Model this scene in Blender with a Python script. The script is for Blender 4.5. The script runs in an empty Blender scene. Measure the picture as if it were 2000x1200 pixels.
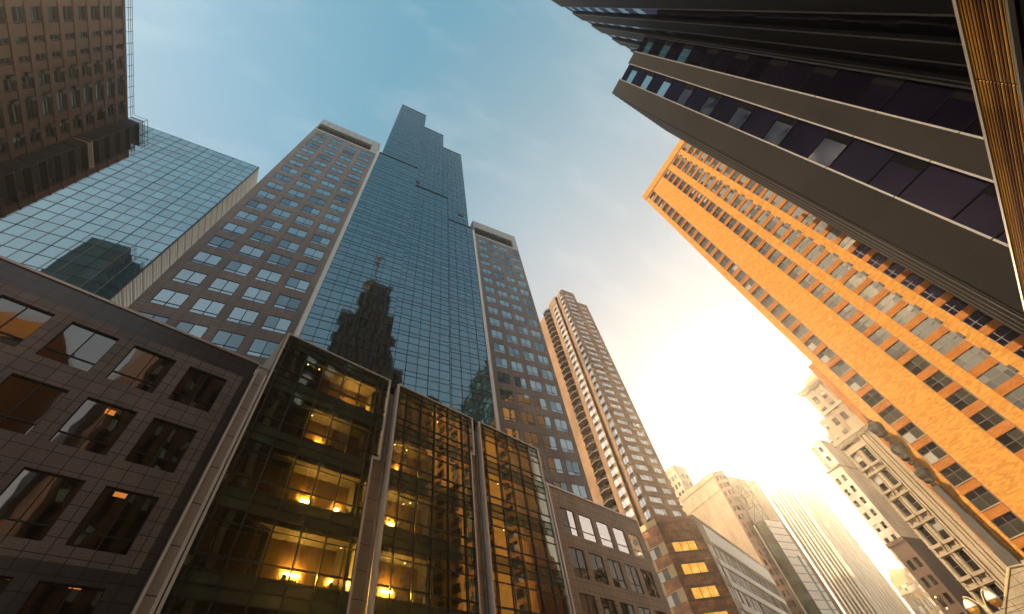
import bpy, math, random
from mathutils import Vector, Matrix
C = bpy.context.scene.collection
S = bpy.context.scene
rad = math.radians
rng = random.Random(7)
HAZE = 0.0008

# ------------------------------------------------------------------ camera, sky, sun, exposure
F_PX, ZX, ZY = 795.0, 868.8, 8.1
def _n(v): return v / v.length
_up = _n(Vector((ZX - 1000, -(ZY - 600), -F_PX)))
_X = Vector((-0.88979414, 0.28330812, 0.35777493)) * -1.0
_X = _n(_X - _up * _X.dot(_up))
_Y = _up.cross(_X)
ROT = Matrix((_X, _Y, _up))                 # camera axes -> world axes
CAM = Vector((0, 0, 1.7))
cd = bpy.data.cameras.new('camera'); cam = bpy.data.objects.new('camera', cd); C.objects.link(cam)
cam.matrix_world = Matrix.Translation(CAM) @ ROT.to_4x4()
cd.sensor_fit = 'HORIZONTAL'; cd.sensor_width = 36.0; cd.lens = F_PX / 2000 * 36.0
cd.clip_start = 0.05; cd.clip_end = 6000
S.camera = cam

SUN_AZ, SUN_EL = 182.0, 32.0
w = bpy.data.worlds.new('World'); S.world = w; w.use_nodes = True
nt = w.node_tree; nt.nodes.clear()
def N(t, **k):
    n = nt.nodes.new(t)
    for a, b in k.items(): setattr(n, a, b)
    return n
def L(a, b): nt.links.new(a, b)
def ramp(node, stops, interp='LINEAR'):
    cr = node.color_ramp; cr.interpolation = interp
    while len(cr.elements) > 1: cr.elements.remove(cr.elements[-1])
    cr.elements[0].position = stops[0][0]; cr.elements[0].color = (*stops[0][1], 1)
    for p, c in stops[1:]:
        e = cr.elements.new(p); e.color = (*c, 1)
out = N('ShaderNodeOutputWorld')
sky = N('ShaderNodeTexSky', sky_type='NISHITA', sun_disc=False)
sky.sun_elevation = rad(SUN_EL); sky.sun_rotation = rad(90 - SUN_AZ)
bg1 = N('ShaderNodeBackground'); L(sky.outputs[0], bg1.inputs[0]); bg1.inputs[1].default_value = 0.05
# city air: pale towards the horizon, a broad milky glow low over the avenue, thin cirrus
tc = N('ShaderNodeTexCoord')
sep = N('ShaderNodeSeparateXYZ'); L(tc.outputs['Generated'], sep.inputs[0])
rp = N('ShaderNodeValToRGB'); L(sep.outputs['Z'], rp.inputs[0])
RAMP = [(0.0, (.80, .62, .42)), (.30, (.78, .66, .50)), (.50, (.60, .58, .52)), (.66, (.42, .50, .51)), (.80, (.29, .42, .47)), (.92, (.16, .35, .43)), (1.0, (.09, .28, .36))]
ramp(rp, RAMP)
GLOW_AZ, GLOW_EL = 23.8, 23.0
gd = Vector((math.cos(rad(GLOW_AZ)) * math.cos(rad(GLOW_EL)), math.sin(rad(GLOW_AZ)) * math.cos(rad(GLOW_EL)), math.sin(rad(GLOW_EL))))
dot = N('ShaderNodeVectorMath', operation='DOT_PRODUCT'); L(tc.outputs['Generated'], dot.inputs[0]); dot.inputs[1].default_value = gd
gl = N('ShaderNodeValToRGB'); L(dot.outputs['Value'], gl.inputs[0])
ramp(gl, [(0.0, (0, 0, 0)), (.40, (.0, .0, .0)), (.62, (.12, .06, .02)), (.78, (.24, .13, .06)), (.88, (.30, .17, .08)), (.95, (.38, .24, .12)), (.972, (.65, .46, .27)), (.990, (4.2, 3.2, 2.0)), (1.0, (92, 68, 41))])
mp = N('ShaderNodeMapping'); L(tc.outputs['Generated'], mp.inputs[0]); mp.inputs['Scale'].default_value = (1.6, 4.2, 2.2); mp.inputs['Rotation'].default_value = (.3, .2, .9)
nz = N('ShaderNodeTexNoise'); L(mp.outputs[0], nz.inputs[0]); nz.inputs['Scale'].default_value = 2.1; nz.inputs['Detail'].default_value = 7; nz.inputs['Roughness'].default_value = .62
cl = N('ShaderNodeValToRGB'); L(nz.outputs[0], cl.inputs[0]); ramp(cl, [(.50, (0, 0, 0)), (.82, (.15, .125, .10))])
ad = N('ShaderNodeMixRGB', blend_type='ADD'); ad.inputs[0].default_value = 1; L(rp.outputs[0], ad.inputs[1]); L(gl.outputs[0], ad.inputs[2])
ad2 = N('ShaderNodeMixRGB', blend_type='ADD'); ad2.inputs[0].default_value = 1; L(ad.outputs[0], ad2.inputs[1]); L(cl.outputs[0], ad2.inputs[2])
bg2 = N('ShaderNodeBackground'); L(ad2.outputs[0], bg2.inputs[0]); bg2.inputs[1].default_value = .80
ash = N('ShaderNodeAddShader'); L(bg1.outputs[0], ash.inputs[0]); L(bg2.outputs[0], ash.inputs[1]); L(ash.outputs[0], out.inputs[0])

sd = bpy.data.lights.new('sun', 'SUN'); so = bpy.data.objects.new('sun', sd); C.objects.link(so)
sd.energy = 5.0; sd.angle = rad(0.5); sd.color = (1.0, .80, .56)
sv = Vector((math.cos(rad(SUN_AZ)) * math.cos(rad(SUN_EL)), math.sin(rad(SUN_AZ)) * math.cos(rad(SUN_EL)), math.sin(rad(SUN_EL))))
so.rotation_euler = sv.to_track_quat('Z', 'Y').to_euler(); so.location = (-60, -20, 120)

S.view_settings.view_transform = 'Standard'; S.view_settings.look = 'None'
S.view_settings.exposure = 0.45; S.view_settings.gamma = 1.0; S.view_settings.use_curve_mapping = False
S.render.engine = 'CYCLES'
S.cycles.max_bounces = 8; S.cycles.transparent_max_bounces = 12; S.cycles.volume_bounces = 0
S.cycles.sample_clamp_indirect = 6; S.cycles.caustics_reflective = False; S.cycles.caustics_refractive = False
S.cycles.use_denoising = True

# ------------------------------------------------------------------ materials
MATS = {}
def newmat(name):
    m = bpy.data.materials.new(name); m.use_nodes = True; m.node_tree.nodes.clear(); MATS[name] = m
    global nt; nt = m.node_tree
    o = N('ShaderNodeOutputMaterial'); return m, o
def P(o, base, rough=.7, metal=0., spec=.5):
    b = N('ShaderNodeBsdfPrincipled'); L(b.outputs[0], o.inputs[0])
    if isinstance(base, tuple): b.inputs['Base Color'].default_value = (*base, 1)
    else: L(base, b.inputs['Base Color'])
    b.inputs['Roughness'].default_value = rough; b.inputs['Metallic'].default_value = metal; b.inputs['Specular IOR Level'].default_value = spec
    return b
def mix(a, b, fac, mode='MIX'):
    n = N('ShaderNodeMixRGB', blend_type=mode)
    for i, v in ((0, fac), (1, a), (2, b)):
        if isinstance(v, (int, float)): n.inputs[i].default_value = v
        elif isinstance(v, tuple): n.inputs[i].default_value = (*v, 1)
        else: L(v, n.inputs[i])
    return n.outputs[0]
def noise(scale, detail=4, rough=.6, vec=None, stretch=None):
    n = N('ShaderNodeTexNoise'); n.inputs['Scale'].default_value = scale; n.inputs['Detail'].default_value = detail; n.inputs['Roughness'].default_value = rough
    if vec is None: vec = N('ShaderNodeTexCoord').outputs['Object']
    if stretch:
        m = N('ShaderNodeMapping'); L(vec, m.inputs[0]); m.inputs['Scale'].default_value = stretch; vec = m.outputs[0]
    L(vec, n.inputs['Vector']); return n.outputs[0]
def cramp(src, stops):
    r = N('ShaderNodeValToRGB'); L(src, r.inputs[0]); ramp(r, stops); return r.outputs[0]
def bump(b, h, strength=.3, dist=.02):
    n = N('ShaderNodeBump'); n.inputs['Strength'].default_value = strength; n.inputs['Distance'].default_value = dist
    L(h, n.inputs['Height']); L(n.outputs[0], b.inputs['Normal'])
def bricks(c1, c2, mortar, bw, rh, msize, off=0., bias=0.):
    t = N('ShaderNodeTexBrick'); t.offset = off; t.offset_frequency = 2; t.squash = 1
    uv = N('ShaderNodeUVMap'); L(uv.outputs[0], t.inputs['Vector'])
    for k, v in (('Color1', c1), ('Color2', c2), ('Mortar', mortar)): t.inputs[k].default_value = (*v, 1)
    t.inputs['Scale'].default_value = 1; t.inputs['Mortar Size'].default_value = msize; t.inputs['Mortar Smooth'].default_value = .1
    t.inputs['Bias'].default_value = bias; t.inputs['Brick Width'].default_value = bw; t.inputs['Row Height'].default_value = rh
    return t
def stone(name, col, col2=None, joint=None, panel=(1., .7), msize=.02, rough=.6, grain=14, gv=.35, spec=.4, stain=.35, off=0.):
    m, o = newmat(name); col2 = col2 or tuple(c * .85 for c in col)
    if joint is not None:
        t = bricks(col, col2, joint, panel[0], panel[1], msize, off); c = t.outputs[0]
    else: c = mix(col, col2, noise(.35, 3))
    g = cramp(noise(grain, 3, .7), [(.3, (1 - gv,) * 3), (.7, (1 + gv * .6,) * 3)])
    c = mix(c, g, 1., 'MULTIPLY')
    st = cramp(noise(.22, 5, .65, stretch=(1, 1, .35)), [(.35, (1 - stain,) * 3), (.62, (1, 1, 1))])
    c = mix(c, st, 1., 'MULTIPLY')
    b = P(o, c, rough, 0, spec); bump(b, noise(grain * 1.5, 3), .12, .01); return m
def plain(name, col, rough=.5, metal=0., spec=.5, var=.2, scale=2.5):
    m, o = newmat(name)
    c = mix(tuple(x * (1 - var) for x in col), tuple(x * (1 + var) for x in col), noise(scale, 4))
    P(o, c, rough, metal, spec); return m
def pane_normal(tilt, wav, wscale):
    """each pane leans a little differently and is not perfectly flat"""
    g = N('ShaderNodeNewGeometry'); uv = N('ShaderNodeUVMap'); oi = N('ShaderNodeObjectInfo')
    cb = N('ShaderNodeCombineXYZ'); L(oi.outputs['Random'], cb.inputs[2])
    a = N('ShaderNodeVectorMath', operation='ADD'); L(uv.outputs[0], a.inputs[0]); L(cb.outputs[0], a.inputs[1])
    wn = N('ShaderNodeTexWhiteNoise', noise_dimensions='3D'); L(a.outputs[0], wn.inputs['Vector'])
    s1 = N('ShaderNodeVectorMath', operation='SUBTRACT'); L(wn.outputs['Color'], s1.inputs[0]); s1.inputs[1].default_value = (.5, .5, .5)
    m1 = N('ShaderNodeVectorMath', operation='SCALE'); L(s1.outputs[0], m1.inputs[0]); m1.inputs['Scale'].default_value = tilt
    nn = N('ShaderNodeTexNoise'); nn.inputs['Scale'].default_value = wscale; nn.inputs['Detail'].default_value = 1.5
    tco = N('ShaderNodeVectorMath', operation='ADD'); L(g.outputs['Position'], tco.inputs[0])
    sc = N('ShaderNodeVectorMath', operation='SCALE'); L(wn.outputs['Color'], sc.inputs[0]); sc.inputs['Scale'].default_value = 9.0; L(sc.outputs[0], tco.inputs[1])
    L(tco.outputs[0], nn.inputs['Vector'])
    s2 = N('ShaderNodeVectorMath', operation='SUBTRACT'); L(nn.outputs['Color'], s2.inputs[0]); s2.inputs[1].default_value = (.5, .5, .5)
    m2 = N('ShaderNodeVectorMath', operation='SCALE'); L(s2.outputs[0], m2.inputs[0]); m2.inputs['Scale'].default_value = wav
    a1 = N('ShaderNodeVectorMath', operation='ADD'); L(m1.outputs[0], a1.inputs[0]); L(m2.outputs[0], a1.inputs[1])
    a2 = N('ShaderNodeVectorMath', operation='ADD'); L(g.outputs['Normal'], a2.inputs[0]); L(a1.outputs[0], a2.inputs[1])
    nr = N('ShaderNodeVectorMath', operation='NORMALIZE'); L(a2.outputs[0], nr.inputs[0])
    return nr.outputs[0], wn.outputs['Value']
def glass(name, tint, body, ior=2.2, tilt=.012, wav=.02, wscale=.5, rough=.006, clear=None, var=.25):
    m, o = newmat(name)
    nrm, rv = pane_normal(tilt, wav, wscale)
    fr = N('ShaderNodeFresnel'); fr.inputs['IOR'].default_value = ior
    gs = N('ShaderNodeBsdfGlossy'); gs.inputs['Roughness'].default_value = rough; L(nrm, gs.inputs['Normal'])
    t = mix(tuple(x * (1 - var) for x in tint), tint, rv); L(t, gs.inputs['Color'])
    if clear is None:
        bd = N('ShaderNodeBsdfDiffuse'); L(mix(tuple(x * .6 for x in body), tuple(x * 1.3 for x in body), rv), bd.inputs['Color'])
    else:
        bd = N('ShaderNodeBsdfTransparent'); L(mix(tuple(x * .8 for x in clear), clear, rv), bd.inputs['Color'])
    mx = N('ShaderNodeMixShader'); L(fr.outputs[0], mx.inputs[0]); L(bd.outputs[0], mx.inputs[1]); L(gs.outputs[0], mx.inputs[2]); L(mx.outputs[0], o.inputs[0])
    return m
def emit(name, col, strength):
    m, o = newmat(name); e = N('ShaderNodeEmission'); e.inputs[0].default_value = (*col, 1); e.inputs[1].default_value = strength; L(e.outputs[0], o.inputs[0]); return m

stone('tower_granite', (.225, .180, .155), (.19, .15, .132), (.06, .045, .04), (1.0075, .6125), .022, .45)
stone('podium_granite', (.185, .158, .140), (.145, .124, .110), (.008, .007, .008), (.785, .7083), .02, .5, 22, .5)
stone('podium_dark_granite', (.058, .052, .052), (.045, .041, .042), (.004, .004, .005), (.785, .7083), .02, .28, 16, .4, .6)
stone('tan_granite', (.36, .235, .135), (.31, .20, .115), (.06, .04, .025), (.8, .69), .022, .5, 18, .3)
stone('brown_brick', (.105, .064, .046), (.09, .055, .040), (.05, .032, .026), (30., 2.42), .05, .8, 6, .45)
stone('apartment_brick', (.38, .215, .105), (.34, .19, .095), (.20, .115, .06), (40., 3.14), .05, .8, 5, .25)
stone('apartment_brick_shaded', (.15, .085, .05), None, None, rough=.8, grain=5)  # shade of recesses and balcony undersides put into a darker brick colour
stone('dark_granite', (.0145, .0105, .0088), (.0095, .0072, .0064), (.005, .004, .004), (3.1, 5.5), .03, .75, 9, .45, .15, .5)
stone('limestone', (.50, .39, .25), (.43, .33, .21), (.16, .12, .08), (1.1, .45), .02, .75, 7, .25)
stone('pale_stone', (.78, .68, .54), (.72, .62, .48), (.4, .33, .25), (1.4, .6), .02, .75, 5, .15)
stone('stone_trim', (.47, .36, .23), None, None, rough=.7, grain=6, gv=.2)
stone('brownstone', (.44, .31, .195), (.38, .26, .16), (.17, .11, .07), (2., .4), .02, .8, 5, .35)
stone('hazy_brick', (.52, .37, .23), (.46, .32, .19), (.3, .2, .12), (2.4, .8), .02, .85, 3, .2)
stone('cap_panel', (.34, .37, .37), None, None, rough=.4, grain=3, gv=.1, stain=.15)
stone('netting', (.035, .055, .045), (.02, .03, .027), None, rough=.9, grain=1.2, gv=.9) if False else stone('netting', (.03, .05, .042), (.018, .028, .025), None, rough=.9, grain=1.2, gv=.8)
stone('dark_brown_brick', (.15, .085, .052), None, None, rough=.85, grain=5)  # brick that is dark brown in itself
stone('yellow_brick', (.75, .48, .17), (.7, .43, .15), (.35, .22, .1), (1.5, .5), .03, .8, 4, .2)
stone('red_brick', (.22, .10, .06), (.18, .08, .05), (.10, .06, .04), (1., .35), .03, .8, 4, .3)
plain('corrugated_white', (.74, .85, .92), .5, 0, .3, .06)
plain('trim_grey', (.095, .088, .082), .5, .3, .3, .2)
plain('aluminium', (.42, .37, .32), .38, .35, .5, .10, 1.2)
plain('light_metal', (.66, .63, .58), .35, .3, .5, .05)
plain('white_panel', (.84, .79, .70), .5, 0, .4, .06, .6)
plain('cream_fin', (.84, .76, .62), .5, 0, .4, .08)
plain('matte_black', (.004, .0035, .005), .9, 0, .05)
plain('dark_frame', (.010, .010, .013), .5, .2, .4)
plain('mullion_dark', (.012, .012, .014), .45, .3, .5)
plain('mullion_blue', (.02, .035, .05), .4, .3, .5)
plain('mullion_pink', (.34, .26, .23), .45, .2)
plain('frame_brown', (.06, .035, .022), .5)
plain('frame_grey', (.20, .18, .15), .5)
plain('steel', (.18, .16, .14), .45, .6)
plain('black_iron', (.012, .011, .012), .55, .2)
plain('bronze_dark', (.05, .04, .03), .6, .1)
plain('louver', (.015, .013, .022), .6)
plain('slab_dark', (.010, .008, .010), .8)
plain('rail_dark', (.02, .018, .022), .5, .3)
plain('rail_light', (.48, .42, .34), .5, .1)
plain('pale_pane', (.30, .40, .34), .4, 0, .5, .3)
plain('blind', (.30, .28, .23), .6, 0, .3, .12)
plain('blind_white', (.80, .76, .70), .55, 0, .3, .06)
plain('ac_grey', (.105, .105, .088), .6)
plain('copper_green', (.33, .44, .27), .7, 0, .3, .15, 1.5)
plain('teal_panel', (.14, .36, .36), .4)
plain('red_paint', (.40, .035, .03), .5)
plain('room_wall', (.26, .15, .06), .8, 0, .2, .1, 1.5)
plain('room_dark', (.028, .022, .022), .9)
plain('room_ceiling', (.06, .05, .04), .9)
plain('furniture', (.02, .016, .014), .7)
plain('leaf', (.02, .035, .012), .7)
plain('shade_white', (.75, .70, .62), .4)
plain('roofing', (.10, .09, .085), .9)
plain('spandrel_green', (.022, .030, .024), .22, 0, .7, .3, .8)
plain('awning_cream', (.60, .46, .24), .7)
# mottled orange brick
m, o = newmat('orange_brick')
t = bricks((.67, .315, .06), (.42, .165, .028), (.42, .20, .05), .46, .155, .016, .5, -.15)
big = cramp(noise(1.3, 5, .7), [(.35, (.93, .91, .88)), (.65, (1.05, 1.05, 1.04))])
b = P(o, mix(t.outputs[0], big, 1., 'MULTIPLY'), .8, 0, .2); bump(b, t.outputs['Fac'], .25, .02)
m, o = newmat('rust_brick')
t = bricks((.54, .205, .042), (.40, .135, .028), (.30, .115, .03), .32, .105, .014, .5)
b = P(o, mix(t.outputs[0], cramp(noise(.7, 4), [(.4, (.8, .78, .75)), (.7, (1.05,) * 3)]), 1., 'MULTIPLY'), .8, 0, .2)
# rusted copper panels
m, o = newmat('copper_panel')
n1 = cramp(noise(.42, 6, .7, stretch=(1, 1, 1.6)), [(.3, (.10, .035, .014)), (.48, (.23, .085, .030)), (.62, (.42, .17, .05)), (.75, (.60, .30, .09))])
t = bricks((1, 1, 1), (.88, .86, .84), (.25, .2, .17), 2.05, 1.2, .03)
P(o, mix(n1, t.outputs[0], 1., 'MULTIPLY'), .42, .35, .5)
m, o = newmat('gold_rib')
oi = N('ShaderNodeObjectInfo')
g1 = cramp(oi.outputs['Random'], [(0, (.34, .13, .03)), (.5, (.80, .42, .075)), (1, (1.0, .66, .16))])
P(o, mix(g1, cramp(noise(.9, 5, .6, stretch=(1, 1, .4)), [(.34, (.70, .66, .62)), (.5, (1, 1, 1)), (.70, (1.1, 1.2, 1.5))]), 1., 'MULTIPLY'), .33, .45)
m, o = newmat('asphalt')
P(o, cramp(noise(.8, 8, .75), [(.3, (.035, .035, .036)), (.7, (.065, .063, .060))]), .9)
m, o = newmat('paving')
t = bricks((.26, .25, .23), (.22, .21, .20), (.12, .12, .11), 1.5, 1.5, .015)
P(o, mix(t.outputs[0], cramp(noise(1.1, 6), [(.3, (.75,) * 3), (.7, (1.05,) * 3)]), 1., 'MULTIPLY'), .85)
plain('road_paint', (.72, .70, .64), .6)

glass('streak_glass', (.66, .70, .78), (.003, .0025, .006), 1.5, .05, .34, .6)
glass('sky_glass', (.60, .85, .95), (.006, .014, .020), 3.3, .012, .034, .28, var=.12)
glass('wing_glass', (.82, .94, .98), (.02, .06, .09), 4.6, .008, .006, .3, var=.12)
glass('wing_glass_dim', (.52, .66, .72), (.03, .06, .08), 4.0, .012, .010, .3, var=.3)
glass('blue_glass', (.74, .95, 1.0), (.04, .13, .19), 5.0, .010, .03, .25, var=.15)
glass('dark_glass', (.20, .18, .30), (.003, .0022, .006), 1.32, .008, .02, .6)
glass('night_glass', (.86, .80, .74), (.006, .005, .010), 2.9, .010, .030, .5, clear=(.50, .46, .44))
glass('podium_glass', (.86, .88, .68), (.01, .01, .01), 4.2, .010, .018, .6, clear=(.56, .58, .42))
glass('spandrel_glass', (.72, .80, .60), (.045, .062, .042), 2.3, .010, .02, .7)
glass('teal_glass', (.45, .78, .80), (.006, .03, .035), 2.4, .05, .02, .6)
glass('house_glass', (.72, .68, .62), (.014, .012, .012), 1.9, .006, .010, .8)
glass('mirror_glass', (.98, .96, .93), (.60, .55, .48), 9.0, .006, .006, .6, var=.06)
glass('pale_glass', (.97, .93, .88), (.74, .69, .62), 5.0, .03, .02, .6)
glass('glowing_amber_glass', (1.0, .74, .30), (.55, .25, .04), 1.7, .05, .05, .6)
m = MATS['glowing_amber_glass']; nt = m.node_tree
em = N('ShaderNodeEmission'); em.inputs[1].default_value = .62; L(cramp(noise(.55, 3, .6), [(.35, (.75, .26, .02)), (.55, (1.0, .52, .07)), (.7, (1.0, .70, .22))]), em.inputs[0])  # yellow glow put into the panes themselves, no lamp behind them
ad_ = N('ShaderNodeAddShader'); mo = [n for n in nt.nodes if n.type == 'OUTPUT_MATERIAL'][0]; mx_ = mo.inputs[0].links[0].from_node; L(mx_.outputs[0], ad_.inputs[0]); L(em.outputs[0], ad_.inputs[1]); L(ad_.outputs[0], mo.inputs[0])
glass('green_glass', (.35, .62, .55), (.006, .018, .016), 2.4, .03, .02, .5)
glass('glaze_low', (.80, .76, .64), (.04, .038, .03), 1.9, .006, .010, .7)
emit('lamp_warm', (1.0, .54, .09), 1300.)
emit('lamp_dot', (1.0, .62, .22), 9.)
emit('lamp_panel', (1.0, .34, .06), 1.3)
emit('lit_pane', (1.0, .50, .08), .55)

# ------------------------------------------------------------------ mesh building
class Face:
    """vertical frame: u runs right as seen from outside, d outwards, z up"""
    def __init__(s, x, y, th, z=0.):
        a = rad(th); s.o = Vector((x, y, z)); s.u = Vector((math.cos(a), math.sin(a), 0)); s.n = Vector((math.sin(a), -math.cos(a), 0)); s.th = th
    def P(s, u, d, z): return s.o + s.u * u + s.n * d + Vector((0, 0, z))
ID = Face(0, 0, 0)
class MB:
    def __init__(s): s.v = []; s.f = []; s.m = []; s.uv = []; s.names = []
    def mi(s, n):
        if n not in s.names: s.names.append(n)
        return s.names.index(n)
    def poly(s, pts, mat, uvs=None):
        i = len(s.v); s.v += [tuple(p) for p in pts]; s.f.append(tuple(range(i, i + len(pts)))); s.m.append(s.mi(mat))
        s.uv += uvs or [(0, 0)] * len(pts)
    def quad(s, F, u0, u1, z0, z1, d, mat, uv=None):
        s.poly([F.P(u0, d, z0), F.P(u1, d, z0), F.P(u1, d, z1), F.P(u0, d, z1)], mat, [uv] * 4 if uv else [(u0, z0), (u1, z0), (u1, z1), (u0, z1)])
    def box(s, F, u0, u1, d0, d1, z0, z1, mat, skip=''):
        p = lambda u, d, z: F.P(u, d, z)
        if 'f' not in skip: s.poly([p(u0, d1, z0), p(u1, d1, z0), p(u1, d1, z1), p(u0, d1, z1)], mat, [(u0, z0), (u1, z0), (u1, z1), (u0, z1)])
        if 'b' not in skip: s.poly([p(u1, d0, z0), p(u0, d0, z0), p(u0, d0, z1), p(u1, d0, z1)], mat, [(u1, z0), (u0, z0), (u0, z1), (u1, z1)])
        if 'l' not in skip: s.poly([p(u0, d0, z0), p(u0, d1, z0), p(u0, d1, z1), p(u0, d0, z1)], mat, [(d0, z0), (d1, z0), (d1, z1), (d0, z1)])
        if 'r' not in skip: s.poly([p(u1, d1, z0), p(u1, d0, z0), p(u1, d0, z1), p(u1, d1, z1)], mat, [(d1, z0), (d0, z0), (d0, z1), (d1, z1)])
        if 't' not in skip: s.poly([p(u0, d1, z1), p(u1, d1, z1), p(u1, d0, z1), p(u0, d0, z1)], mat, [(u0, d1), (u1, d1), (u1, d0), (u0, d0)])
        if 'B' not in skip: s.poly([p(u0, d0, z0), p(u1, d0, z0), p(u1, d1, z0), p(u0, d1, z0)], mat, [(u0, d0), (u1, d0), (u1, d1), (u0, d1)])
    def tube(s, a, b, r, mat, n=8, r2=None):
        a = Vector(a); b = Vector(b); r2 = r if r2 is None else r2
        d = _n(b - a); x = d.orthogonal().normalized(); y = d.cross(x)
        A = [a + (x * math.cos(t) + y * math.sin(t)) * r for t in [2 * math.pi * k / n for k in range(n)]]
        B = [b + (x * math.cos(t) + y * math.sin(t)) * r2 for t in [2 * math.pi * k / n for k in range(n)]]
        for k in range(n):
            j = (k + 1) % n; s.poly([A[k], A[j], B[j], B[k]], mat)
        s.poly(A[::-1], mat); s.poly(B, mat)
    def lathe(s, c, prof, mat, n=18):
        """prof: (radius, z) pairs around the vertical through c"""
        c = Vector(c); rings = [[c + Vector((r * math.cos(2 * math.pi * k / n), r * math.sin(2 * math.pi * k / n), z)) for k in range(n)] for r, z in prof]
        for a, b in zip(rings, rings[1:]):
            for k in range(n):
                j = (k + 1) % n; s.poly([a[k], a[j], b[j], b[k]], mat)
        s.poly(rings[0][::-1], mat); s.poly(rings[-1], mat)
    def add(s, o, F, du, dd, dz, uv=None):
        i = len(s.v); s.v += [tuple(F.P(x + du, -y + dd, z + dz)) for x, y, z in o.v]
        s.f += [tuple(k + i for k in f) for f in o.f]; s.m += [s.mi(o.names[k]) for k in o.m]
        s.uv += [(a + uv, b) for a, b in o.uv] if uv else o.uv
    def mesh(s, name, origin=Vector((0, 0, 0))):
        me = bpy.data.meshes.new(name); me.from_pydata([(x - origin[0], y - origin[1], z - origin[2]) for x, y, z in s.v], [], s.f)
        for n in s.names: me.materials.append(MATS[n])
        me.polygons.foreach_set('material_index', s.m)
        ul = me.uv_layers.new(name='UVMap'); ul.data.foreach_set('uv', [c for p in s.uv for c in p])
        me.update(); return me
    def build(s, name, parent=None, kind=None):
        org = Vector(parent['base']) if parent is not None and 'base' in parent else Vector((0, 0, 0))
        o = bpy.data.objects.new(name, s.mesh(name, org)); C.objects.link(o)
        if parent is not None: o.parent = parent
        if 'base' in (parent or {}): o['base'] = parent['base']
        if kind: o['kind'] = kind
        return o
    def single(s, name, base):
        """a thing that is one mesh, its origin at base"""
        o = bpy.data.objects.new(name, s.mesh(name, Vector(base))); C.objects.link(o); o.location = base; return o
def tag(o, label, cat, group=None):
    o['label'] = label; o['category'] = cat
    if group: o['group'] = group
    return o
def thing(name, label, cat, loc, group=None):
    o = bpy.data.objects.new(name, None); C.objects.link(o); o.location = loc; o.empty_display_size = 1
    o['base'] = tuple(loc); return tag(o, label, cat, group)
def struct(mb, name):
    o = mb.build(name); o['kind'] = 'structure'; return o

def grid_wall(mb, F, us, zs, hole, mat, depth=.25, d=0., rev=None):
    """wall in cells; hole(i,j) cells are left open with reveals"""
    for i in range(len(us) - 1):
        j = 0
        while j < len(zs) - 1:
            u0, u1, z0, z1 = us[i], us[i + 1], zs[j], zs[j + 1]
            if hole(i, j):
                r = rev or (mat(i, j) if callable(mat) else mat)
                mb.poly([F.P(u0, d, z0), F.P(u0, d - depth, z0), F.P(u0, d - depth, z1), F.P(u0, d, z1)][::-1], r, [(0, z0), (depth, z0), (depth, z1), (0, z1)])
                mb.poly([F.P(u1, d, z0), F.P(u1, d - depth, z0), F.P(u1, d - depth, z1), F.P(u1, d, z1)], r, [(0, z0), (depth, z0), (depth, z1), (0, z1)])
                mb.poly([F.P(u0, d, z0), F.P(u1, d, z0), F.P(u1, d - depth, z0), F.P(u0, d - depth, z0)], r, [(u0, 0), (u1, 0), (u1, depth), (u0, depth)])
                mb.poly([F.P(u0, d, z1), F.P(u1, d, z1), F.P(u1, d - depth, z1), F.P(u0, d - depth, z1)][::-1], r, [(u0, 0), (u1, 0), (u1, depth), (u0, depth)])
            else:
                mb.quad(F, u0, u1, z0, z1, d, mat(i, j) if callable(mat) else mat)
            j += 1
def shell(mb, F, u0, u1, depth, z0, z1, mat, skip='f', top='roofing'):
    mb.box(F, u0, u1, -depth, 0, z0, z1, mat, skip + 't')
    mb.poly([F.P(u0, 0, z1), F.P(u1, 0, z1), F.P(u1, -depth, z1), F.P(u0, -depth, z1)], top)
def spans(pairs, lo, hi):
    """breaks list and set of open intervals from (a,b) pairs"""
    br = [lo]; op = set()
    for a, b in sorted(pairs):
        if a > br[-1] + 1e-6: br.append(a)
        op.add(len(br) - 1); br.append(b)
    if hi > br[-1] + 1e-6: br.append(hi)
    return br, op
def windowed(mb, F, cols, rows, u0, u1, z0, z1, mat, depth=.25, rev=None, d=0.):
    us, uo = spans(cols, u0, u1); zs, zo = spans(rows, z0, z1)
    grid_wall(mb, F, us, zs, lambda i, j: i in uo and j in zo, mat, depth, d, rev)

def to_px(p):
    c = ROT.transposed() @ (Vector(p) - CAM)
    if c.z > -1e-3: return None
    return (1000 + F_PX * c.x / -c.z, 600 - F_PX * c.y / -c.z)
def win_area(F, u0, u1, z0, z1, d):
    q = [to_px(F.P(u, d, z)) for u, z in ((u0, z0), (u1, z0), (u1, z1), (u0, z1))]
    if any(p is None for p in q): return 0
    if all(p[0] < 0 for p in q) or all(p[0] > 2000 for p in q) or all(p[1] < 0 for p in q) or all(p[1] > 1200 for p in q): return 0
    return abs(sum(q[i][0] * q[(i + 1) % 4][1] - q[(i + 1) % 4][0] * q[i][1] for i in range(4))) / 2
def bars(mb, w, h, xs, zs, t, fr, dep=.06, outer=True):
    """frame bars; horizontal pieces butt between the vertical ones"""
    vx = sorted(set(([0, w] if outer else []) + [x * w for x in xs])); edges = []
    for x in vx:
        a, b = (x, x + t) if x == 0 else ((x - t, x) if x == w else (x - t / 2, x + t / 2))
        mb.box(ID, a, b, -.01, dep, 0, h, fr, 'b'); edges.append((a, b))
    hz = sorted(set(([0, h] if outer else []) + [z * h for z in zs]))
    for z in hz:
        a, b = (z, z + t) if z == 0 else ((z - t, z) if z == h else (z - t / 2, z + t / 2))
        if not edges: mb.box(ID, 0, w, -.01, dep * .93, a, b, fr, 'b')
        for (p, q), (r, s_) in zip(edges, edges[1:]):
            if r > q: mb.box(ID, q, r, -.01, dep * .93, a, b, fr, 'blr')
STY = {}
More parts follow.
